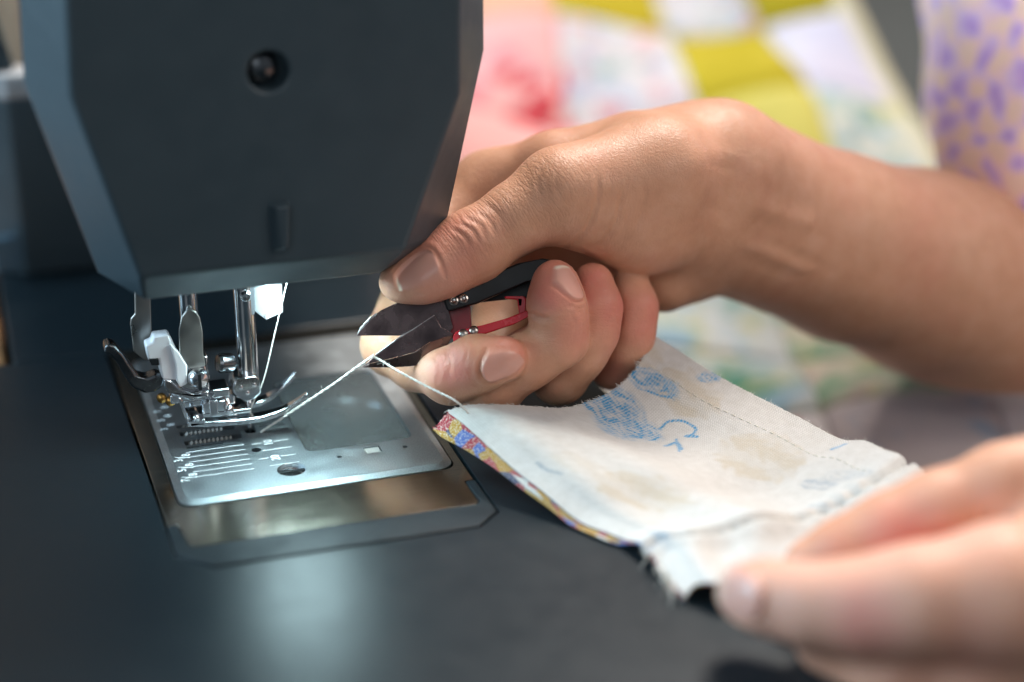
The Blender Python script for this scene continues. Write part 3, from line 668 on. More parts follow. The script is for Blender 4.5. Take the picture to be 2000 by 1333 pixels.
# left hand: pinches the end of the patchwork between thumb and finger
FL = Field((55, -232, -8), (215, -60, 70), 1.1)
LH = FL.new()
FL.chain(LH, [(A(1452, 1158, 417), 6.4), (A(1500, 1166, 413), 7.6), (A(1590, 1182, 408), 8.6), (A(1690, 1185, 405), 10.2), (A(1800, 1172, 402), 11.8), (A(1960, 1160, 402), 15), (A(2180, 1180, 405), 19)], 6)
IX = FL.new()
FL.chain(IX, [(A(1580, 1102, 432), 6.2), (A(1650, 1080, 431), 7.6), (A(1735, 1042, 430), 8.8), (A(1830, 998, 429), 8.8), (A(1960, 952, 428), 9.6), (A(2150, 905, 428), 12)], 5)
MF = FL.new()
FL.chain(MF, [(A(1610, 1262, 416), 6.5), (A(1740, 1318, 412), 9), (A(1900, 1330, 410), 10), (A(2100, 1290, 410), 14)], 5)
M2 = FL.new(); FL.chain(M2, [(A(1760, 1120, 446), 7), (A(1900, 1060, 446), 9), (A(2150, 1000, 445), 14)], 5)
LH = FL.smin(FL.smin(FL.smin(LH, IX, 1.2), MF, 6), M2, 1.5)
FL.chain(LH, [(A(2060, 1180, 412), 19), (A(2180, 1100, 425), 24), (A(2300, 1150, 430), 26)], 8)
Vl, Ql = FL.mesh(LH); Vl = relax(Vl, Ql, 2); Vl, Ql, Nl = subdivide(Vl, Ql)
Lk = Skin(Vl, Ql, Nl)
Lk.add_nail(A(1446, 1162, 409), A(1452, 1158, 417) - A(1590, 1182, 408), cdir(-.55, -.15, .85), 13, 11.5, .045, .9)
Lk.blush(A(1690, 1215, 396), 15, 1.0); Lk.blush(A(1780, 1070, 420), 18, 1.0); Lk.blush(A(1900, 1250, 395), 18, .5); Lk.blush(A(1750, 1150, 400), 70, .22); Lk.blush(A(1480, 1160, 407), 8, .3); Lk.blush(A(1640, 1080, 425), 10, .4)
for q in ((1560, 1150), (1760, 1200), (1900, 1200), (1850, 960), (1700, 1010)): Lk.blush(A(*q, 402), 28, .6, 'pale')

PERSON = empty('person', (150, -40, -72))
tag(PERSON, 'person in purple and peach shirt, both hands at the machine, holding thread snips and fabric', 'person')
me = bpy.data.meshes.new('body'); nv = len(R.V)
me.from_pydata((np.concatenate([R.V, Lk.V])*MM).tolist(), [], np.concatenate([R.Q, Lk.Q + nv]).tolist())
for nm in ('red', 'nail', 'pale', 'wrm'):
    me.attributes.new(nm, 'FLOAT', 'POINT').data.foreach_set('value', np.concatenate([getattr(R, nm), getattr(Lk, nm)]).astype(np.float32))
me.attributes.new('nailtip', 'FLOAT', 'POINT').data.foreach_set('value', np.concatenate([R.tip, Lk.tip]).astype(np.float32))
me.attributes.new('wr', 'FLOAT_VECTOR', 'POINT').data.foreach_set('vector', np.concatenate([R.wr, Lk.wr]).astype(np.float32).ravel())
link('body', me, M['skin'], PERSON, True, 0)

# ------------------------------------------------------------------ thread snips in the right hand
SN = empty('thread_snips', A(880, 640, 512)); tag(SN, 'dark steel thread snips with red and black handles held in the right hand', 'snips')
def plate_at(pts, d, th, name, mat, parent, bevel=.15, tilt=(0, 0)):
    P = [A(x, y, d + tilt[0]*(x - 780) + tilt[1]*(y - 650)) for x, y in pts]
    return MB().prism(P, FWD*th).build(name, mat, parent, bevel=bevel, seg=2)
tl = (.012, 0)
b1 = plate_at([(697, 656), (705, 640), (722, 622), (745, 606), (768, 595), (790, 588), (815, 585), (868, 587), (876, 607), (885, 640), (872, 662), (858, 660), (786, 656)], 512.2, 1.3, 'blade', M['blade'], SN, .07, tl)
plate_at([(696.5, 656), (704.5, 639.5), (721.5, 621.5), (735, 611.5), (737, 614), (724, 625), (709, 641)], 512.05, .5, 'cutting_edge', M['edge'], b1, .05, tl)
b2 = plate_at([(706, 718), (716, 711), (734, 693), (784, 656), (806, 644), (848, 616), (862, 640), (884, 652), (880, 664), (866, 690), (840, 668), (808, 689), (770, 699), (724, 710)], 510.4, 1.3, 'blade', M['blade'], SN, .07, tl)
plate_at([(733.5, 692.5), (784, 655.3), (806, 643.3), (848, 615.3), (848.6, 616.8), (806, 645.4), (785, 658), (735, 695)], 510.2, .4, 'cutting_edge', M['edge'], b2, .05, tl)
plate_at([(706.2, 718.2), (770, 718), (800, 716), (838, 711), (866, 690), (880, 664), (884, 654), (840, 668.4), (808, 689.4), (770, 699.4), (724, 710.4)], 507.3, .9, 'bevel_face', M['blade'], b2, .1, (.012, .075))
hb = MB(); 
hb.prism([A(x, y, 510.6) for x, y in ((866, 588), (872, 580), (910, 560), (960, 535), (1010, 515), (1060, 505), (1100, 512), (1098, 540), (1040, 548), (985, 570), (930, 594), (880, 608), (872, 606))], FWD*5)
hb.prism([A(x, y, 518) for x, y in ((930, 592), (1000, 535), (1060, 508), (1110, 520), (1075, 580), (985, 586))], FWD*1.5)
o = hb.build('handle', M['black_paint'], SN, bevel=.8, seg=3); o['label'] = 'black upper handle'
mb = MB()
for x, y in ((886, 588), (905, 584)): mb.lathe(A(x, y, 510.5), -FWD + .15*UPV, [(1.35, -.5), (1.35, .25), (.95, .45), (.75, .25), (.5, .15), (0, .15)], 18)
mb.build('rivet', M['rivet'], o)
hr = MB()
hr.prism([A(x, y, 509.0) for x, y in ((889, 650), (896, 646), (940, 636), (990, 622), (1030, 606), (1034, 618), (1004, 634), (950, 652), (900, 668), (886, 672), (884, 658))], FWD*6)
hr.prism([A(x, y, 512.0) for x, y in ((985, 579), (1024, 579), (1028, 584), (1026, 612), (1014, 616), (1010, 586), (986, 584))], FWD*6)
o = hr.build('handle', M['red_paint'], SN, bevel=.6, seg=3); o['label'] = 'red lower handle'
mb = MB()
for x, y in ((905, 652), (926, 646)): mb.lathe(A(x, y, 509.0), -FWD + .5*UPV, [(1.25, -.5), (1.25, .5), (.8, .9), (0, 1.0)], 18)
mb.build('rivet', M['rivet'], o)
hr = MB().prism([A(x, y, 514.5) for x, y in ((856, 606), (880, 600), (918, 596), (922, 648), (880, 662), (858, 650))], FWD*2); hr.build('inner_tang', M['shaded_red'], SN, bevel=.3)
sp = MB(); P = bez([A(1060, 540, 514), A(1110, 545, 515), A(1120, 580, 516), A(1090, 600, 515), A(1030, 610, 514)], 8)
vs = []; fs = []
for i, p in enumerate(P):
    vs += [p, p + FWD*5]
    if i: fs.append((2*i-2, 2*i-1, 2*i+1, 2*i))
so = sp.add(vs, fs).build('spring', M['dark_chrome'], SN); so.modifiers.new('solid', 'SOLIDIFY').thickness = .0008

# ------------------------------------------------------------------ patchwork strip held by both hands
def mk_weave():
    k = NT('printed_cotton'); uv = k.attr('clothmm').outputs['Vector']
    blue, beige, grey = (k.attr(x).outputs['Fac'] for x in ('blue', 'beige', 'grey'))
    n = k.noise(.35, 5, .6, uv)
    base = k.ramp(n.outputs[0], [(.3, (.57, .555, .525)), (.7, (.645, .635, .61))])
    sp = k.noise(1.6, 4, .65, uv)
    base = k.mix(k.math('MULTIPLY', beige, k.rng(sp.outputs[0], .32, .6, .4, .8)), base, (.54, .47, .36))
    sx = k.n('ShaderNodeSeparateXYZ'); k.l(uv, sx.inputs[0])
    ht = k.rng(k.math('SINE', k.math('ADD', k.math('MULTIPLY', sx.outputs[0], 6.5), k.math('MULTIPLY', k.noise(.6, 2, .5, uv).outputs[0], 6.0))), -1, .3, .45, 1)
    blue = k.math('MULTIPLY', blue, ht)
    base = k.mix(k.math('MULTIPLY', blue, k.rng(k.noise(1.1, 3, .6, uv).outputs[0], .36, .5, .55, 1)), base, (.04, .29, .56))
    base = k.mix(k.math('MULTIPLY', grey, k.rng(sp.outputs[0], .35, .6, .2, .9)), base, (.30, .36, .42))
    sx = k.n('ShaderNodeSeparateXYZ'); k.l(uv, sx.inputs[0])
    wob = k.noise(.5, 2, .5, uv).outputs[0]
    def wave(c, f): return k.math('SINE', k.math('ADD', k.math('MULTIPLY', c, f), k.math('MULTIPLY', wob, 5.0)))
    a, b = wave(sx.outputs[0], 8.6), wave(sx.outputs[1], 8.0)
    w = k.math('MULTIPLY', a, b); w2 = k.math('ADD', k.math('MULTIPLY', a, .6), k.math('MULTIPLY', b, .4))
    slub = k.math('MULTIPLY', k.rng(w2, -1, 1, .84, 1.06), 1.0)
    cmb = k.n('ShaderNodeCombineColor')
    for i in range(3): k.l(slub, cmb.inputs[i])
    base = k.mix(1.0, base, cmb.outputs[0], 'MULTIPLY'); k.l(base, k.b.inputs['Base Color'])
    k.setp(Roughness=.85); k.b.inputs['Sheen Weight'].default_value = .15; k.b.inputs['Specular IOR Level'].default_value = .2
    k.l(k.bump(w, .5, .00012, k.bump(n.outputs[0], .3, .0006)), k.b.inputs['Normal'])
    return k.m
M['weave'] = mk_weave()
def mk_under():
    k = NT('bright_printed_cotton'); uv = k.attr('clothmm').outputs['Vector']
    v = k.n('ShaderNodeTexVoronoi'); v.inputs['Scale'].default_value = .17; v.inputs['Randomness'].default_value = 1
    k.l(k.mix(.35, uv, k.noise(.5, 3, .6, uv).outputs['Color'], 'ADD'), v.inputs['Vector'])
    s = k.n('ShaderNodeSeparateColor'); k.l(v.outputs['Color'], s.inputs[0])
    c = k.ramp(s.outputs[0], [(0, (.36, .19, .015)), (.24, (.05, .10, .34)), (.36, (.30, .012, .03)), (.56, (.50, .50, .48)), (.64, (.36, .19, .015)), (.78, (.28, .01, .03)), (.93, (.02, .03, .10))], 'CONSTANT')
    c = k.mix(k.rng(k.noise(1.3, 3, .6, uv).outputs[0], .5, .62, 0, .6), c, (.70, .66, .55)); k.l(c, k.b.inputs['Base Color'])
    k.setp(Roughness=.85); return k.m
M['under'] = mk_under()
def interp(pts, n):
    c = np.array(bez(pts, 24)); L = np.r_[0, np.cumsum(np.linalg.norm(np.diff(c, axis=0), axis=1))]
    t = np.linspace(0, L[-1], n); return np.stack([np.interp(t, L, c[:, i]) for i in range(3)], 1)
NS, NTT = 300, 250
near = interp([A(873, 803, 505.0), A(910, 832, 499), A(960, 878, 493), A(1010, 922, 487.5), A(1062, 962, 482), A(1130, 1018, 475), (A(1190, 1042, 469)), A(1245, 1066, 462), A(1285, 1100, 453), A(1312, 1135, 446), A(1336, 1166, 440)], NS)
far = interp([A(1279, 656, 535), A(1330, 688, 532), A(1400, 733, 527), A(1480, 775, 521), A(1560, 815, 514), A(1640, 857, 505), A(1692, 862, 499), A(1750, 893, 489), A(1812, 932, 478), A(1880, 985, 464), A(1930, 1040, 452)], NS)
e0 = interp([A(873, 803, 505), A(920, 791, 505.5), A(1000, 791, 508), A(1095, 797, 512), A(1150, 784, 515.5), A(1205, 757, 521), A(1250, 708, 528), A(1279, 656, 535)], NTT)
e1 = interp([A(1336, 1166, 440), A(1362, 1142, 441), A(1420, 1132, 437), A(1560, 1112, 438), A(1760, 1080, 445), A(1930, 1040, 452)], NTT)
S_, T_ = np.meshgrid(np.linspace(0, 1, NS), np.linspace(0, 1, NTT), indexing='ij')
s3, t3 = S_[..., None], T_[..., None]
P = (1-t3)*near[:, None] + t3*far[:, None] + (1-s3)*e0[None] + s3*e1[None] - ((1-s3)*(1-t3)*near[0] + s3*(1-t3)*near[-1] + (1-s3)*t3*far[0] + s3*t3*far[-1])
ed = np.minimum(np.minimum(T_, 1-T_)*5, 1)*np.minimum(S_*5, 1)
# soft waves, a ridge towards the seam, a pressed seam
P[..., 2] += ed*(1.2*np.sin(15*S_ + 4*T_ + 2*np.sin(5*T_))*sstep(S_, .35, .8) + 1.6*np.sin(2.2*S_ + 5.0*T_ + 1.0) + 1.0*np.sin(7*S_ - 3*T_) + 2.6*np.exp(-((T_ - .30 - .10*S_)/.16)**2)*np.sin(np.pi*np.clip(S_*1.2, 0, 1)) - 1.2*np.exp(-((T_-.62)/.16)**2)*(S_ < .9))
seam = .775 - .075*T_; P[..., 2] += (-1.3*np.exp(-((S_ - seam)/.012)**2) + 1.5*sstep(S_, seam-.09, seam-.015)*(S_ < seam) + 1.3*np.exp(-((S_ - seam - .03)/.03)**2)*(S_ > seam))
P[..., 2] += ed*(.55*np.sin(44*T_ + 6*np.sin(9*T_))*np.exp(-((S_ - seam)/.035)**2) + .7*np.sin(31*T_ + 20*S_)*np.exp(-((S_ - seam - .08)/.06)**2)) + ed*1.1*np.sin(6*S_ + 9*T_ + 1.5*np.sin(7*T_ - 4*S_))
P[..., 2] = np.maximum(P[..., 2], .35)
UVm = np.stack([S_*118 + .35*np.sin(9*T_), T_*82 + 1.2*np.sin(3*S_), 0*S_], -1)
# a projection of the print: flower sketches, beige leaves, tiny strokes (all in cloth millimetres)
def cloth_at(px, py):
    d = P - CAM; zc = d @ FWD; X = 1000 + FPX*(d @ RGT)/zc; Y = 666.5 - FPX*(d @ UPV)/zc
    i = np.argmin((X - px)**2 + (Y - py)**2); return UVm.reshape(-1, 3)[i][:2]
blue, beige, grey = np.zeros_like(S_), np.zeros_like(S_), np.zeros_like(S_)
def nz(x, y, s):
    return np.sin(x*s + 1.7*np.sin(y*s*.8 + s)) * np.cos(y*s*1.1 + 1.3*np.sin(x*s*.7))
def rose(c, rx, ry, rot, arr, seed=0., dens=.5, amp=1.0):
    x, y = UVm[..., 0] - c[0], UVm[..., 1] - c[1]; ca, sa = math.cos(rot), math.sin(rot); u, v = (x*ca + y*sa)/rx, (-x*sa + y*ca)/ry
    r = np.hypot(u, v) + .09*nz(x + seed, y, .35) + .04*nz(x, y + seed, 1.6); th = np.arctan2(v, u)
    ln = np.sin(19*r + 1.0*th + 1.2*nz(x, y + seed, .4)); gap = sstep(np.sin(2.3*th + 6*r + seed), -.9, -.2); m = (1 - sstep(r, .8, 1.08))*np.clip(.66*(1 - .3*sstep(r, .3, .9))*(.7 + .5*nz(x*.5 + seed, y*1.6, 1.3)) + sstep(ln, .1, .8)*.75*gap*sstep(np.sin(3.1*th + 2.2*r*4 + seed), -.5, .3) - .2*sstep(-ln, .5, .9), 0, 1)
    arr[...] = np.maximum(arr, amp*m)
def blob(c, rx, ry, rot, arr, seed=0., amp=1.0):
    x, y = UVm[..., 0] - c[0], UVm[..., 1] - c[1]; ca, sa = math.cos(rot), math.sin(rot); u, v = (x*ca + y*sa)/rx, (-x*sa + y*ca)/ry
    r = np.hypot(u, v) + .16*nz(x + seed, y, .7); st = .65 + .35*np.sin(6*v + 2*u + nz(x, y, .8))
    arr[...] = np.maximum(arr, amp*(1 - sstep(r, .82, 1.08))*st)
def stroke(pts, w, arr, amp=1.0):
    c = np.array(bez([np.r_[p, 0] for p in pts], 14))[:, :2]; X = UVm[..., :2]
    d = np.full(S_.shape, 9.0)
    for a, b in zip(c[:-1], c[1:]):
        ab = b - a; t = np.clip(((X - a) @ ab)/(ab @ ab + 1e-9), 0, 1); d = np.minimum(d, np.linalg.norm(X - a - t[..., None]*ab, axis=-1))
    arr[...] = np.maximum(arr, amp*(1 - sstep(d, w*.5, w)))
q = cloth_at
rose(q(1200, 802), 16, 9, -.3, blue, 1.); rose(q(1250, 842), 8, 5, .5, blue, 3., .5, .8); rose(q(1275, 748), 10.0, 4.6, .35, blue, 5.); rose(q(1385, 738), 4.6, 2.2, .9, blue, 7., .1)
stroke([q(1288, 838), q(1305, 824), q(1335, 824), q(1358, 838), q(1352, 850)], .55, blue, .9); stroke([q(1352, 850), q(1340, 852), q(1362, 854)], .7, blue)
stroke([q(1300, 872), q(1320, 866), q(1330, 878)], .9, blue, .7); stroke([q(1320, 858), q(1326, 882)], .5, blue, .6)
blob(q(1485, 890), 13, 10, .4, beige, 2.); blob(q(1345, 765), 11, 8, .2, beige, 4.); blob(q(1255, 965), 12, 9, .6, beige, 6.); blob(q(1265, 690), 5, 6, .2, beige, 8., .8); blob(q(1130, 905), 8, 5, .2, beige, 9., .4)
stroke([q(1050, 905), q(1070, 918), q(1095, 926)], .8, grey, .9); blob(q(1285, 1060), 5.5, 4, .2, grey, 1., .7); rose(q(1290, 1040), 5, 3, .1, blue, 2., .3, .4)
blob(q(1600, 945), 6, 2.6, .5, grey, 3.); rose(q(1660, 930), 8, 3.5, .6, grey, 4., .2, .7); rose(q(1610, 985), 7, 3.5, .6, grey, 5., .1, .7); stroke([q(1625, 878), q(1650, 868)], .8, blue, .6)
def sheet(name, P, UV, mat, parent=None, extra=None, thick=.45, order=None):
    ni, nj = P.shape[:2]; idx = np.arange(ni*nj).reshape(ni, nj); Q = np.stack([idx[:-1, :-1], idx[1:, :-1], idx[1:, 1:], idx[:-1, 1:]], -1).reshape(-1, 4)
    me = bpy.data.meshes.new(name); me.from_pydata((P.reshape(-1, 3)*MM).tolist(), [], Q.tolist())
    me.attributes.new('clothmm', 'FLOAT_VECTOR', 'POINT').data.foreach_set('vector', UV.reshape(-1, 3).astype(np.float32).ravel())
    for k_, v_ in (extra or {}).items(): me.attributes.new(k_, 'FLOAT', 'POINT').data.foreach_set('value', v_.reshape(-1).astype(np.float32))
    o = link(name, me, mat, parent, True, 0)
    if thick: md = o.modifiers.new('thickness', 'SOLIDIFY'); md.thickness = thick*MM; md.offset = -1
    return o
STR = empty('patchwork_strip', (100, -60, 0)); tag(STR, 'white cotton patchwork strip with blue rose print and bright underside, held between the hands', 'fabric')
fray = .25*RNG.normal(size=(NS, NTT)); 
P[0, :, :2] += .22*RNG.normal(size=(NTT, 2)); P[:, -1, :2] += .10*RNG.normal(size=(NS, 2))
top = sheet('top_layer', P, UVm, M['weave'], STR, dict(blue=np.clip(blue*1.35, 0, 1), beige=beige, grey=grey), .4)
# under layer: hangs a little past the near edge, bright print
NU = 40
inn = P[:, int(NTT*.12)]; nr = P[:, 0]; out = np.cross(np.gradient(nr, axis=0), np.array([0, 0, 1.0])); out /= np.linalg.norm(out, axis=1)[:, None] + 1e-9
s1 = np.linspace(0, 1, NS)
hang = (2.3 + 2.9*np.exp(-((s1 - .02)/.10)**2) + .7*np.sin(9*s1 + .5))*(1 - sstep(s1, .62, .74)) + .1
U = np.zeros((NS, NU, 3)); UU = np.zeros((NS, NU, 3))
for j, t in enumerate(np.linspace(0, 1, NU)):
    if t < .5: p = P[:, int(NTT*.12*(1 - t/.5))] - np.array([0, 0, .75])
    else:
        w = (t - .5)/.5; p = nr - np.array([0, 0, .7]) + out*(hang*w*.75)[:, None]; p[:, 2] -= hang*w*(.62 + .2*w) + .25*np.sin(26*s1 + 4*w)*w
    U[:, j] = p; UU[:, j] = np.stack([s1*118, np.full(NS, t*18), 0*s1], 1)
U[..., 2] = np.maximum(U[..., 2], .1)
U[0, :, :2] += .5*RNG.normal(size=(NU, 2))
sheet('under_layer', U, UU, M['under'], STR, None, .35)
far2 = P[:, -18:].copy(); far2[..., 2] -= 1.1; far2 = far2 + (np.linspace(0, 1, 18)[None, :, None]**2)*np.array([.6, 1.4, -.6])*(.4 + .6*np.sin(8*s1 + 1.0)[:, None, None]**2)
sheet('lower_backing', far2[:150], UVm[:150, -18:], M['weave'], STR, dict(blue=0*blue[:150, -18:], beige=.9 + 0*blue[:150, -18:], grey=0*blue[:150, -18:]), .3)
# stitch lines and frayed yarns
mb = MB()
def stitches(path, L=1.7, gap=.9, r=.14):
    c = np.array(path); d = np.r_[0, np.cumsum(np.linalg.norm(np.diff(c, axis=0), axis=1))]; x = 0
    g = lambda s: np.array([np.interp(s, d, c[:, i]) for i in range(3)])
    while x < d[-1] - L:
        mb.tube([g(x) + (0, 0, -.1), g(x + L*.25) + (0, 0, .11), g(x + L*.75) + (0, 0, .11), g(x + L) + (0, 0, -.1)], r, 6); x += L + gap
jj = int(NTT*.86); stitches(P[8:int(NS*.68), jj]); stitches(np.array([P[min(NS-1, int((.80 - .075*t)*NS)), int(t*(NTT-1))] for t in np.linspace(.02, 1, 80)]), 1.5, .7, .11)
mb.build('stitching', plain('ecru_stitching', (.74, .70, .60), .8), STR, angle=180)
mb = MB()
for i in RNG.integers(0, NTT, 200):
    p = P[0, i]; d = np.array([-1, .1, 0]) + RNG.normal(size=3)*.5; L = RNG.uniform(.3, 1.1); mb.tube([p, p + d*L*.5, p + d*L + (0, 0, RNG.normal()*.2)], [.06, .05, .03], 4)
for i in RNG.integers(0, int(NS*.8), 160):
    p = P[i, -1]; d = np.array([.6, .9, .2]) + RNG.normal(size=3)*.5; L = RNG.uniform(.2, .8); mb.tube([p, p + d*L*.5, p + d*L], [.05, .04, .03], 4)
FY = mb; FY.build('frayed_yarn', M['thread'], STR, angle=180); mb = MB()
for i in range(26):
    p = P[int(NS*RNG.uniform(.80, .97)), 0]; d = np.array([-.6, -.9, -.15]) + RNG.normal(size=3)*.35; L = RNG.uniform(2, 6)
    q_ = [p, p + d*L*.5, p + d*L + RNG.normal(size=3)]; q_ = [np.array((a[0], a[1], max(a[2], .2))) for a in q_]; mb.tube(q_, [.12, .1, .06], 5)
mb.build('loose_yarn', M['thread'], STR, angle=180)

# ------------------------------------------------------------------ quilt lying behind the arm
def quilt_mat(name, base, cols, scale, amt, soft=.12):
    k = NT(name); uv = k.attr('clothmm').outputs['Vector']; base = tuple((x*.74)**1.25 for x in base); cols = [tuple((x*.74)**1.35 for x in c) for c in cols]
    col = k.mix(k.rng(k.noise(.02, 4, .6, uv).outputs[0], .3, .7, 0, 1), tuple(x*.92 for x in base), tuple(min(1, x*1.06) for x in base))
    for i, cc in enumerate(cols):
        mp = k.n('ShaderNodeMapping'); mp.inputs['Location'].default_value = (37.0*i + 11, 53.0*i, 0); k.l(uv, mp.inputs[0])
        n = k.noise(scale*(1 + .25*i), 4, .62, mp.outputs[0], .6)
        col = k.mix(k.rng(n.outputs[0], .56 - .02*amt, .56 - .02*amt + soft, 0, .95), col, cc)
    k.l(col, k.b.inputs['Base Color']); k.setp(Roughness=.9); k.b.inputs['Specular IOR Level'].default_value = .15
    k.l(k.bump(k.noise(.8, 3, .6, uv).outputs[0], .3, .0006), k.b.inputs['Normal']); return k.m
YEL = quilt_mat('yellow_cotton', (.60, .50, .05), [(.70, .60, .10)], .03, 1)
OLV = quilt_mat('olive_yellow_cotton', (.50, .42, .03), [(.58, .50, .07)], .03, 1)
LYL = quilt_mat('light_yellow_cotton', (.76, .68, .22), [(.80, .74, .36)], .03, 1)
WHF = quilt_mat('white_floral_cotton', (.80, .76, .76), [(.45, .60, .58), (.80, .36, .42), (.56, .66, .82)], .045, 1)
PNK = quilt_mat('pink_rose_cotton', (.92, .56, .54), [(.90, .74, .74), (.86, .38, .42)], .022, 1)
PCH = quilt_mat('peach_cotton', (.88, .55, .40), [(.90, .66, .54)], .03, 1)
LAV = quilt_mat('lavender_white_cotton', (.74, .72, .84), [(.80, .79, .86)], .03, 1)
BLG = quilt_mat('blue_green_floral_cotton', (.78, .78, .70), [(.25, .46, .50), (.66, .66, .30), (.40, .60, .66)], .04, 1.5)
GRN = quilt_mat('green_floral_cotton', (.76, .80, .80), [(.20, .48, .36), (.50, .68, .80), (.74, .72, .40)], .035, 3)
MIX = quilt_mat('yellow_pink_floral_cotton', (.80, .76, .62), [(.70, .68, .26), (.84, .56, .56), (.42, .60, .44)], .035, 3)
PAL = quilt_mat('pale_grey_pink_cotton', (.70, .62, .62), [(.78, .70, .68), (.48, .56, .66)], .03, 1)
quilts = [YEL, OLV, LYL, WHF, PNK, PCH, LAV, BLG, GRN, MIX, PAL]; qi = {m: i for i, m in enumerate(quilts)}
ku = [-.30, -.08, .145, .395, .61, .785]; rv = [-330, -150, 55, 222, 390, 545, 690, 830, 1000]
tab = [[PCH, PCH, WHF, YEL, LAV], [PNK, PCH, YEL, WHF, OLV], [PNK, PNK, WHF, YEL, LAV], [PNK, PNK, PNK, LYL, BLG], [WHF, PNK, LYL, WHF, BLG], [PNK, GRN, GRN, MIX, MIX], [GRN, WHF, GRN, MIX, PAL], [PNK, GRN, WHF, PAL, PAL], [PNK, GRN, WHF, PAL, PAL]]
def qdep(v): return 705 + 210*np.clip((700 - v)/700, -.4, 1.5) if np.isscalar(v) else 705 + 210*np.clip((700 - v)/700, -.4, 1.5)
us = np.linspace(ku[0], ku[-1], 150); vs_ = np.linspace(-330, 980, 170)
Uq, Vq = np.meshgrid(us, vs_, indexing='ij')
PXq = 955 + (Vq + 830)*Uq*(1 - .075*sstep(Vq, -100, 420)*sstep(Uq, .3, .8)) ; PYq = Vq + 10*np.sin(6*Uq + 1) ; Dq = qdep(Vq)
Pq = CAM + Dq[..., None]*(FWD + ((PXq - 1000)/FPX)[..., None]*RGT - ((PYq - 666.5)/FPX)[..., None]*UPV)
Pq[..., 2] += 5*np.sin(9*Uq + .011*Vq) + 4*np.sin(.02*Vq - 7*Uq + 1)
for e in ku[1:-1]: Pq[..., 2] -= 3.5*np.exp(-((Uq - e)/.010)**2)
for e in rv[1:-1]: Pq[..., 2] -= 3.5*np.exp(-((Vq - e)/8)**2)
ar = np.cumsum(np.linalg.norm(np.diff(Pq, axis=0, prepend=Pq[:1]), axis=-1), 0); br = np.cumsum(np.linalg.norm(np.diff(Pq, axis=1, prepend=Pq[:, :1]), axis=-1), 1)
QLT = empty('patchwork_quilt', (260, 150, -72)); tag(QLT, 'blurred patchwork quilt of yellow, pink, lavender and floral squares with a cream binding', 'quilt')
qo = sheet('quilt_top', Pq, np.stack([ar, br, 0*ar], -1), quilts, QLT, None, 5)
uc, vc = (us[1:] + us[:-1])/2, (vs_[1:] + vs_[:-1])/2
mi = [qi[tab[min(8, max(0, int(np.searchsorted(rv, v)) - 1))][min(4, max(0, int(np.searchsorted(ku, u)) - 1))]] for u in uc for v in vc]
qo.data.polygons.foreach_set('material_index', mi)
bpts = [Pq[-1, j] + np.array((3.0, -1.0, 1.0)) for j in range(0, 170, 3)]
MB().tube(bpts, 7.0, 12, sx=.6).build('binding', quilt_mat('cream_binding_cotton', (.78, .74, .56), [(.82, .79, .64)], .03, 1), QLT)
# big soft red rose printed on the pink patch: appliqued cotton petals
RD = quilt_mat('red_rose_cotton', (.78, .10, .13), [(.84, .34, .38), (.70, .06, .10)], .05, 1)
mb = MB()
def qpt(px, py):
    i = np.argmin((PXq - px)**2 + (PYq - py)**2); return Pq.reshape(-1, 3)[i]
du, dv = (qpt(1120, 200) - qpt(1040, 200)), (qpt(1080, 160) - qpt(1080, 240)); du /= np.linalg.norm(du); dv /= np.linalg.norm(dv); dn = np.cross(du, dv)
def petal(cx, cy, rx, ry, rot, lift):
    c = qpt(cx, cy) + dn*lift; pts = []
    for i in range(18):
        a = 2*math.pi*i/18; x, y = rx*math.cos(a)*(1 + .1*math.sin(3*a)), ry*math.sin(a); pts.append(c + du*(x*math.cos(rot) - y*math.sin(rot)) + dv*(x*math.sin(rot) + y*math.cos(rot)))
    mb.prism(pts, dn*.8)
for cx, cy, rx, ry, rot, li in ((1010, 205, 9, 15, .4, 3), (1060, 180, 15, 9, .5, 4), (1105, 205, 12, 12, -.3, 5), (1075, 228, 18, 9, .1, 4.5), (1030, 236, 12, 8, -.5, 6), (1055, 208, 7, 6, .2, 7), (1130, 232, 17, 9, -.2, 4), (1000, 175, 8, 10, .3, 4)): petal(cx, cy, rx, ry, rot, li)
mb.build('rose_applique', RD, QLT)

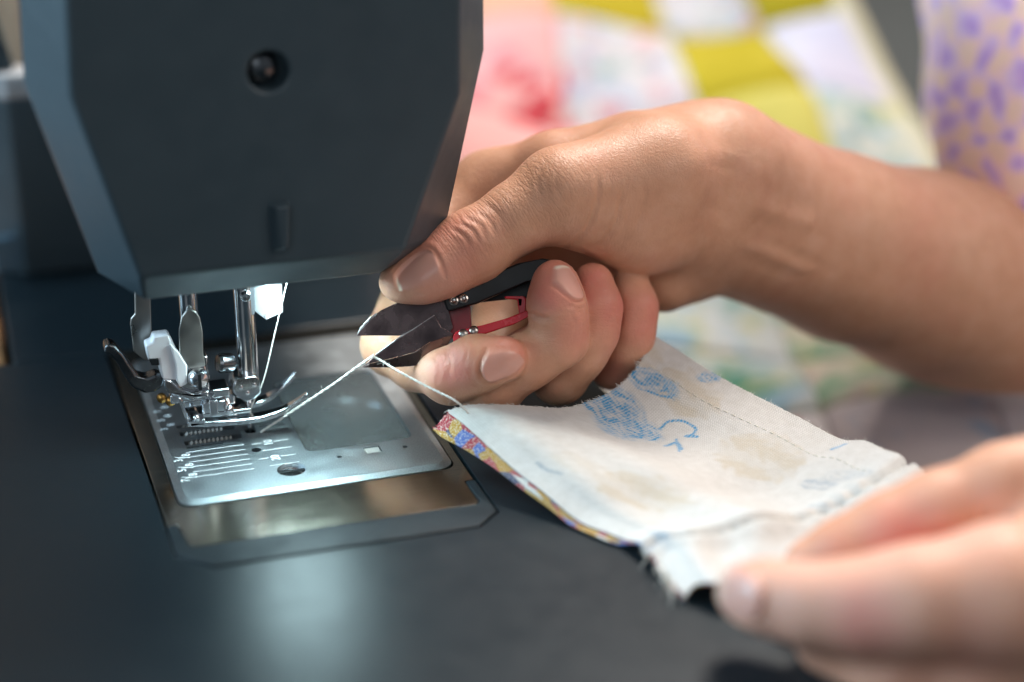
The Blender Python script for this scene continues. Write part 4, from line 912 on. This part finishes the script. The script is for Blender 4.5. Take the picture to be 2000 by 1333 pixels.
# ------------------------------------------------------------------ shirt (child of the person)
def mk_shirt():
    k = NT('purple_patterned_cotton'); sx = k.n('ShaderNodeSeparateXYZ')
    k.l(k.mix(.030, k.coord(), k.noise(30, 3).outputs['Color'], 'ADD'), sx.inputs[0])
    u = k.math('ADD', k.math('MULTIPLY', sx.outputs[0], 235.0), k.math('MULTIPLY', sx.outputs[1], -265.0)); w = k.math('MULTIPLY', sx.outputs[2], 370.0)
    a = k.math('SINE', k.math('ADD', u, w)); b = k.math('SINE', k.math('SUBTRACT', u, w))
    p = k.math('ADD', k.math('MULTIPLY', k.math('ADD', a, b), .25), k.noise(26, 3).outputs[0])
    c = k.ramp(p, [(.28, (.99, .70, .58)), (.46, (.98, .66, .68)), (.66, (.82, .58, .84)), (.95, (.60, .36, .76))])
    k.l(c, k.b.inputs['Base Color']); k.setp(Roughness=.9); k.b.inputs['Sheen Weight'].default_value = .2
    k.l(k.bump(k.noise(25, 4, .6).outputs[0], .6, .006), k.b.inputs['Normal']); return k.m
SF = Field((215, -150, -80), (600, 340, 440), 5.0); SG = SF.new()
SF.chain(SG, [(A(2092, 330, 638), 46), (A(2080, 120, 655), 47), (A(2100, -60, 690), 54), ((375, 165, 220), 62), ((378, 168, 335), 74)], 16)
SF.chain(SG, [((378, 168, 335), 74), ((440, 90, 330), 85), ((455, 40, 60), 105), ((460, 20, -60), 110)], 30)
SF.chain(SG, [(A(2260, 300, 650), 40), (A(2400, 250, 700), 60)], 16)
Vs, Qs = SF.mesh(SG); Vs = relax(Vs, Qs, 2)
Vs = Vs + (2.2*np.sin(Vs[:, [2]]*.11 + Vs[:, [0]]*.07) + 1.6*np.sin(Vs[:, [1]]*.13 - Vs[:, [2]]*.05))*np.array([[.5, -.6, .2]])
me = bpy.data.meshes.new('shirt'); me.from_pydata((Vs*MM).tolist(), [], Qs.tolist()); so = link('shirt', me, mk_shirt(), PERSON, True, 0)
md = so.modifiers.new('s', 'SUBSURF'); md.levels = md.render_levels = 1
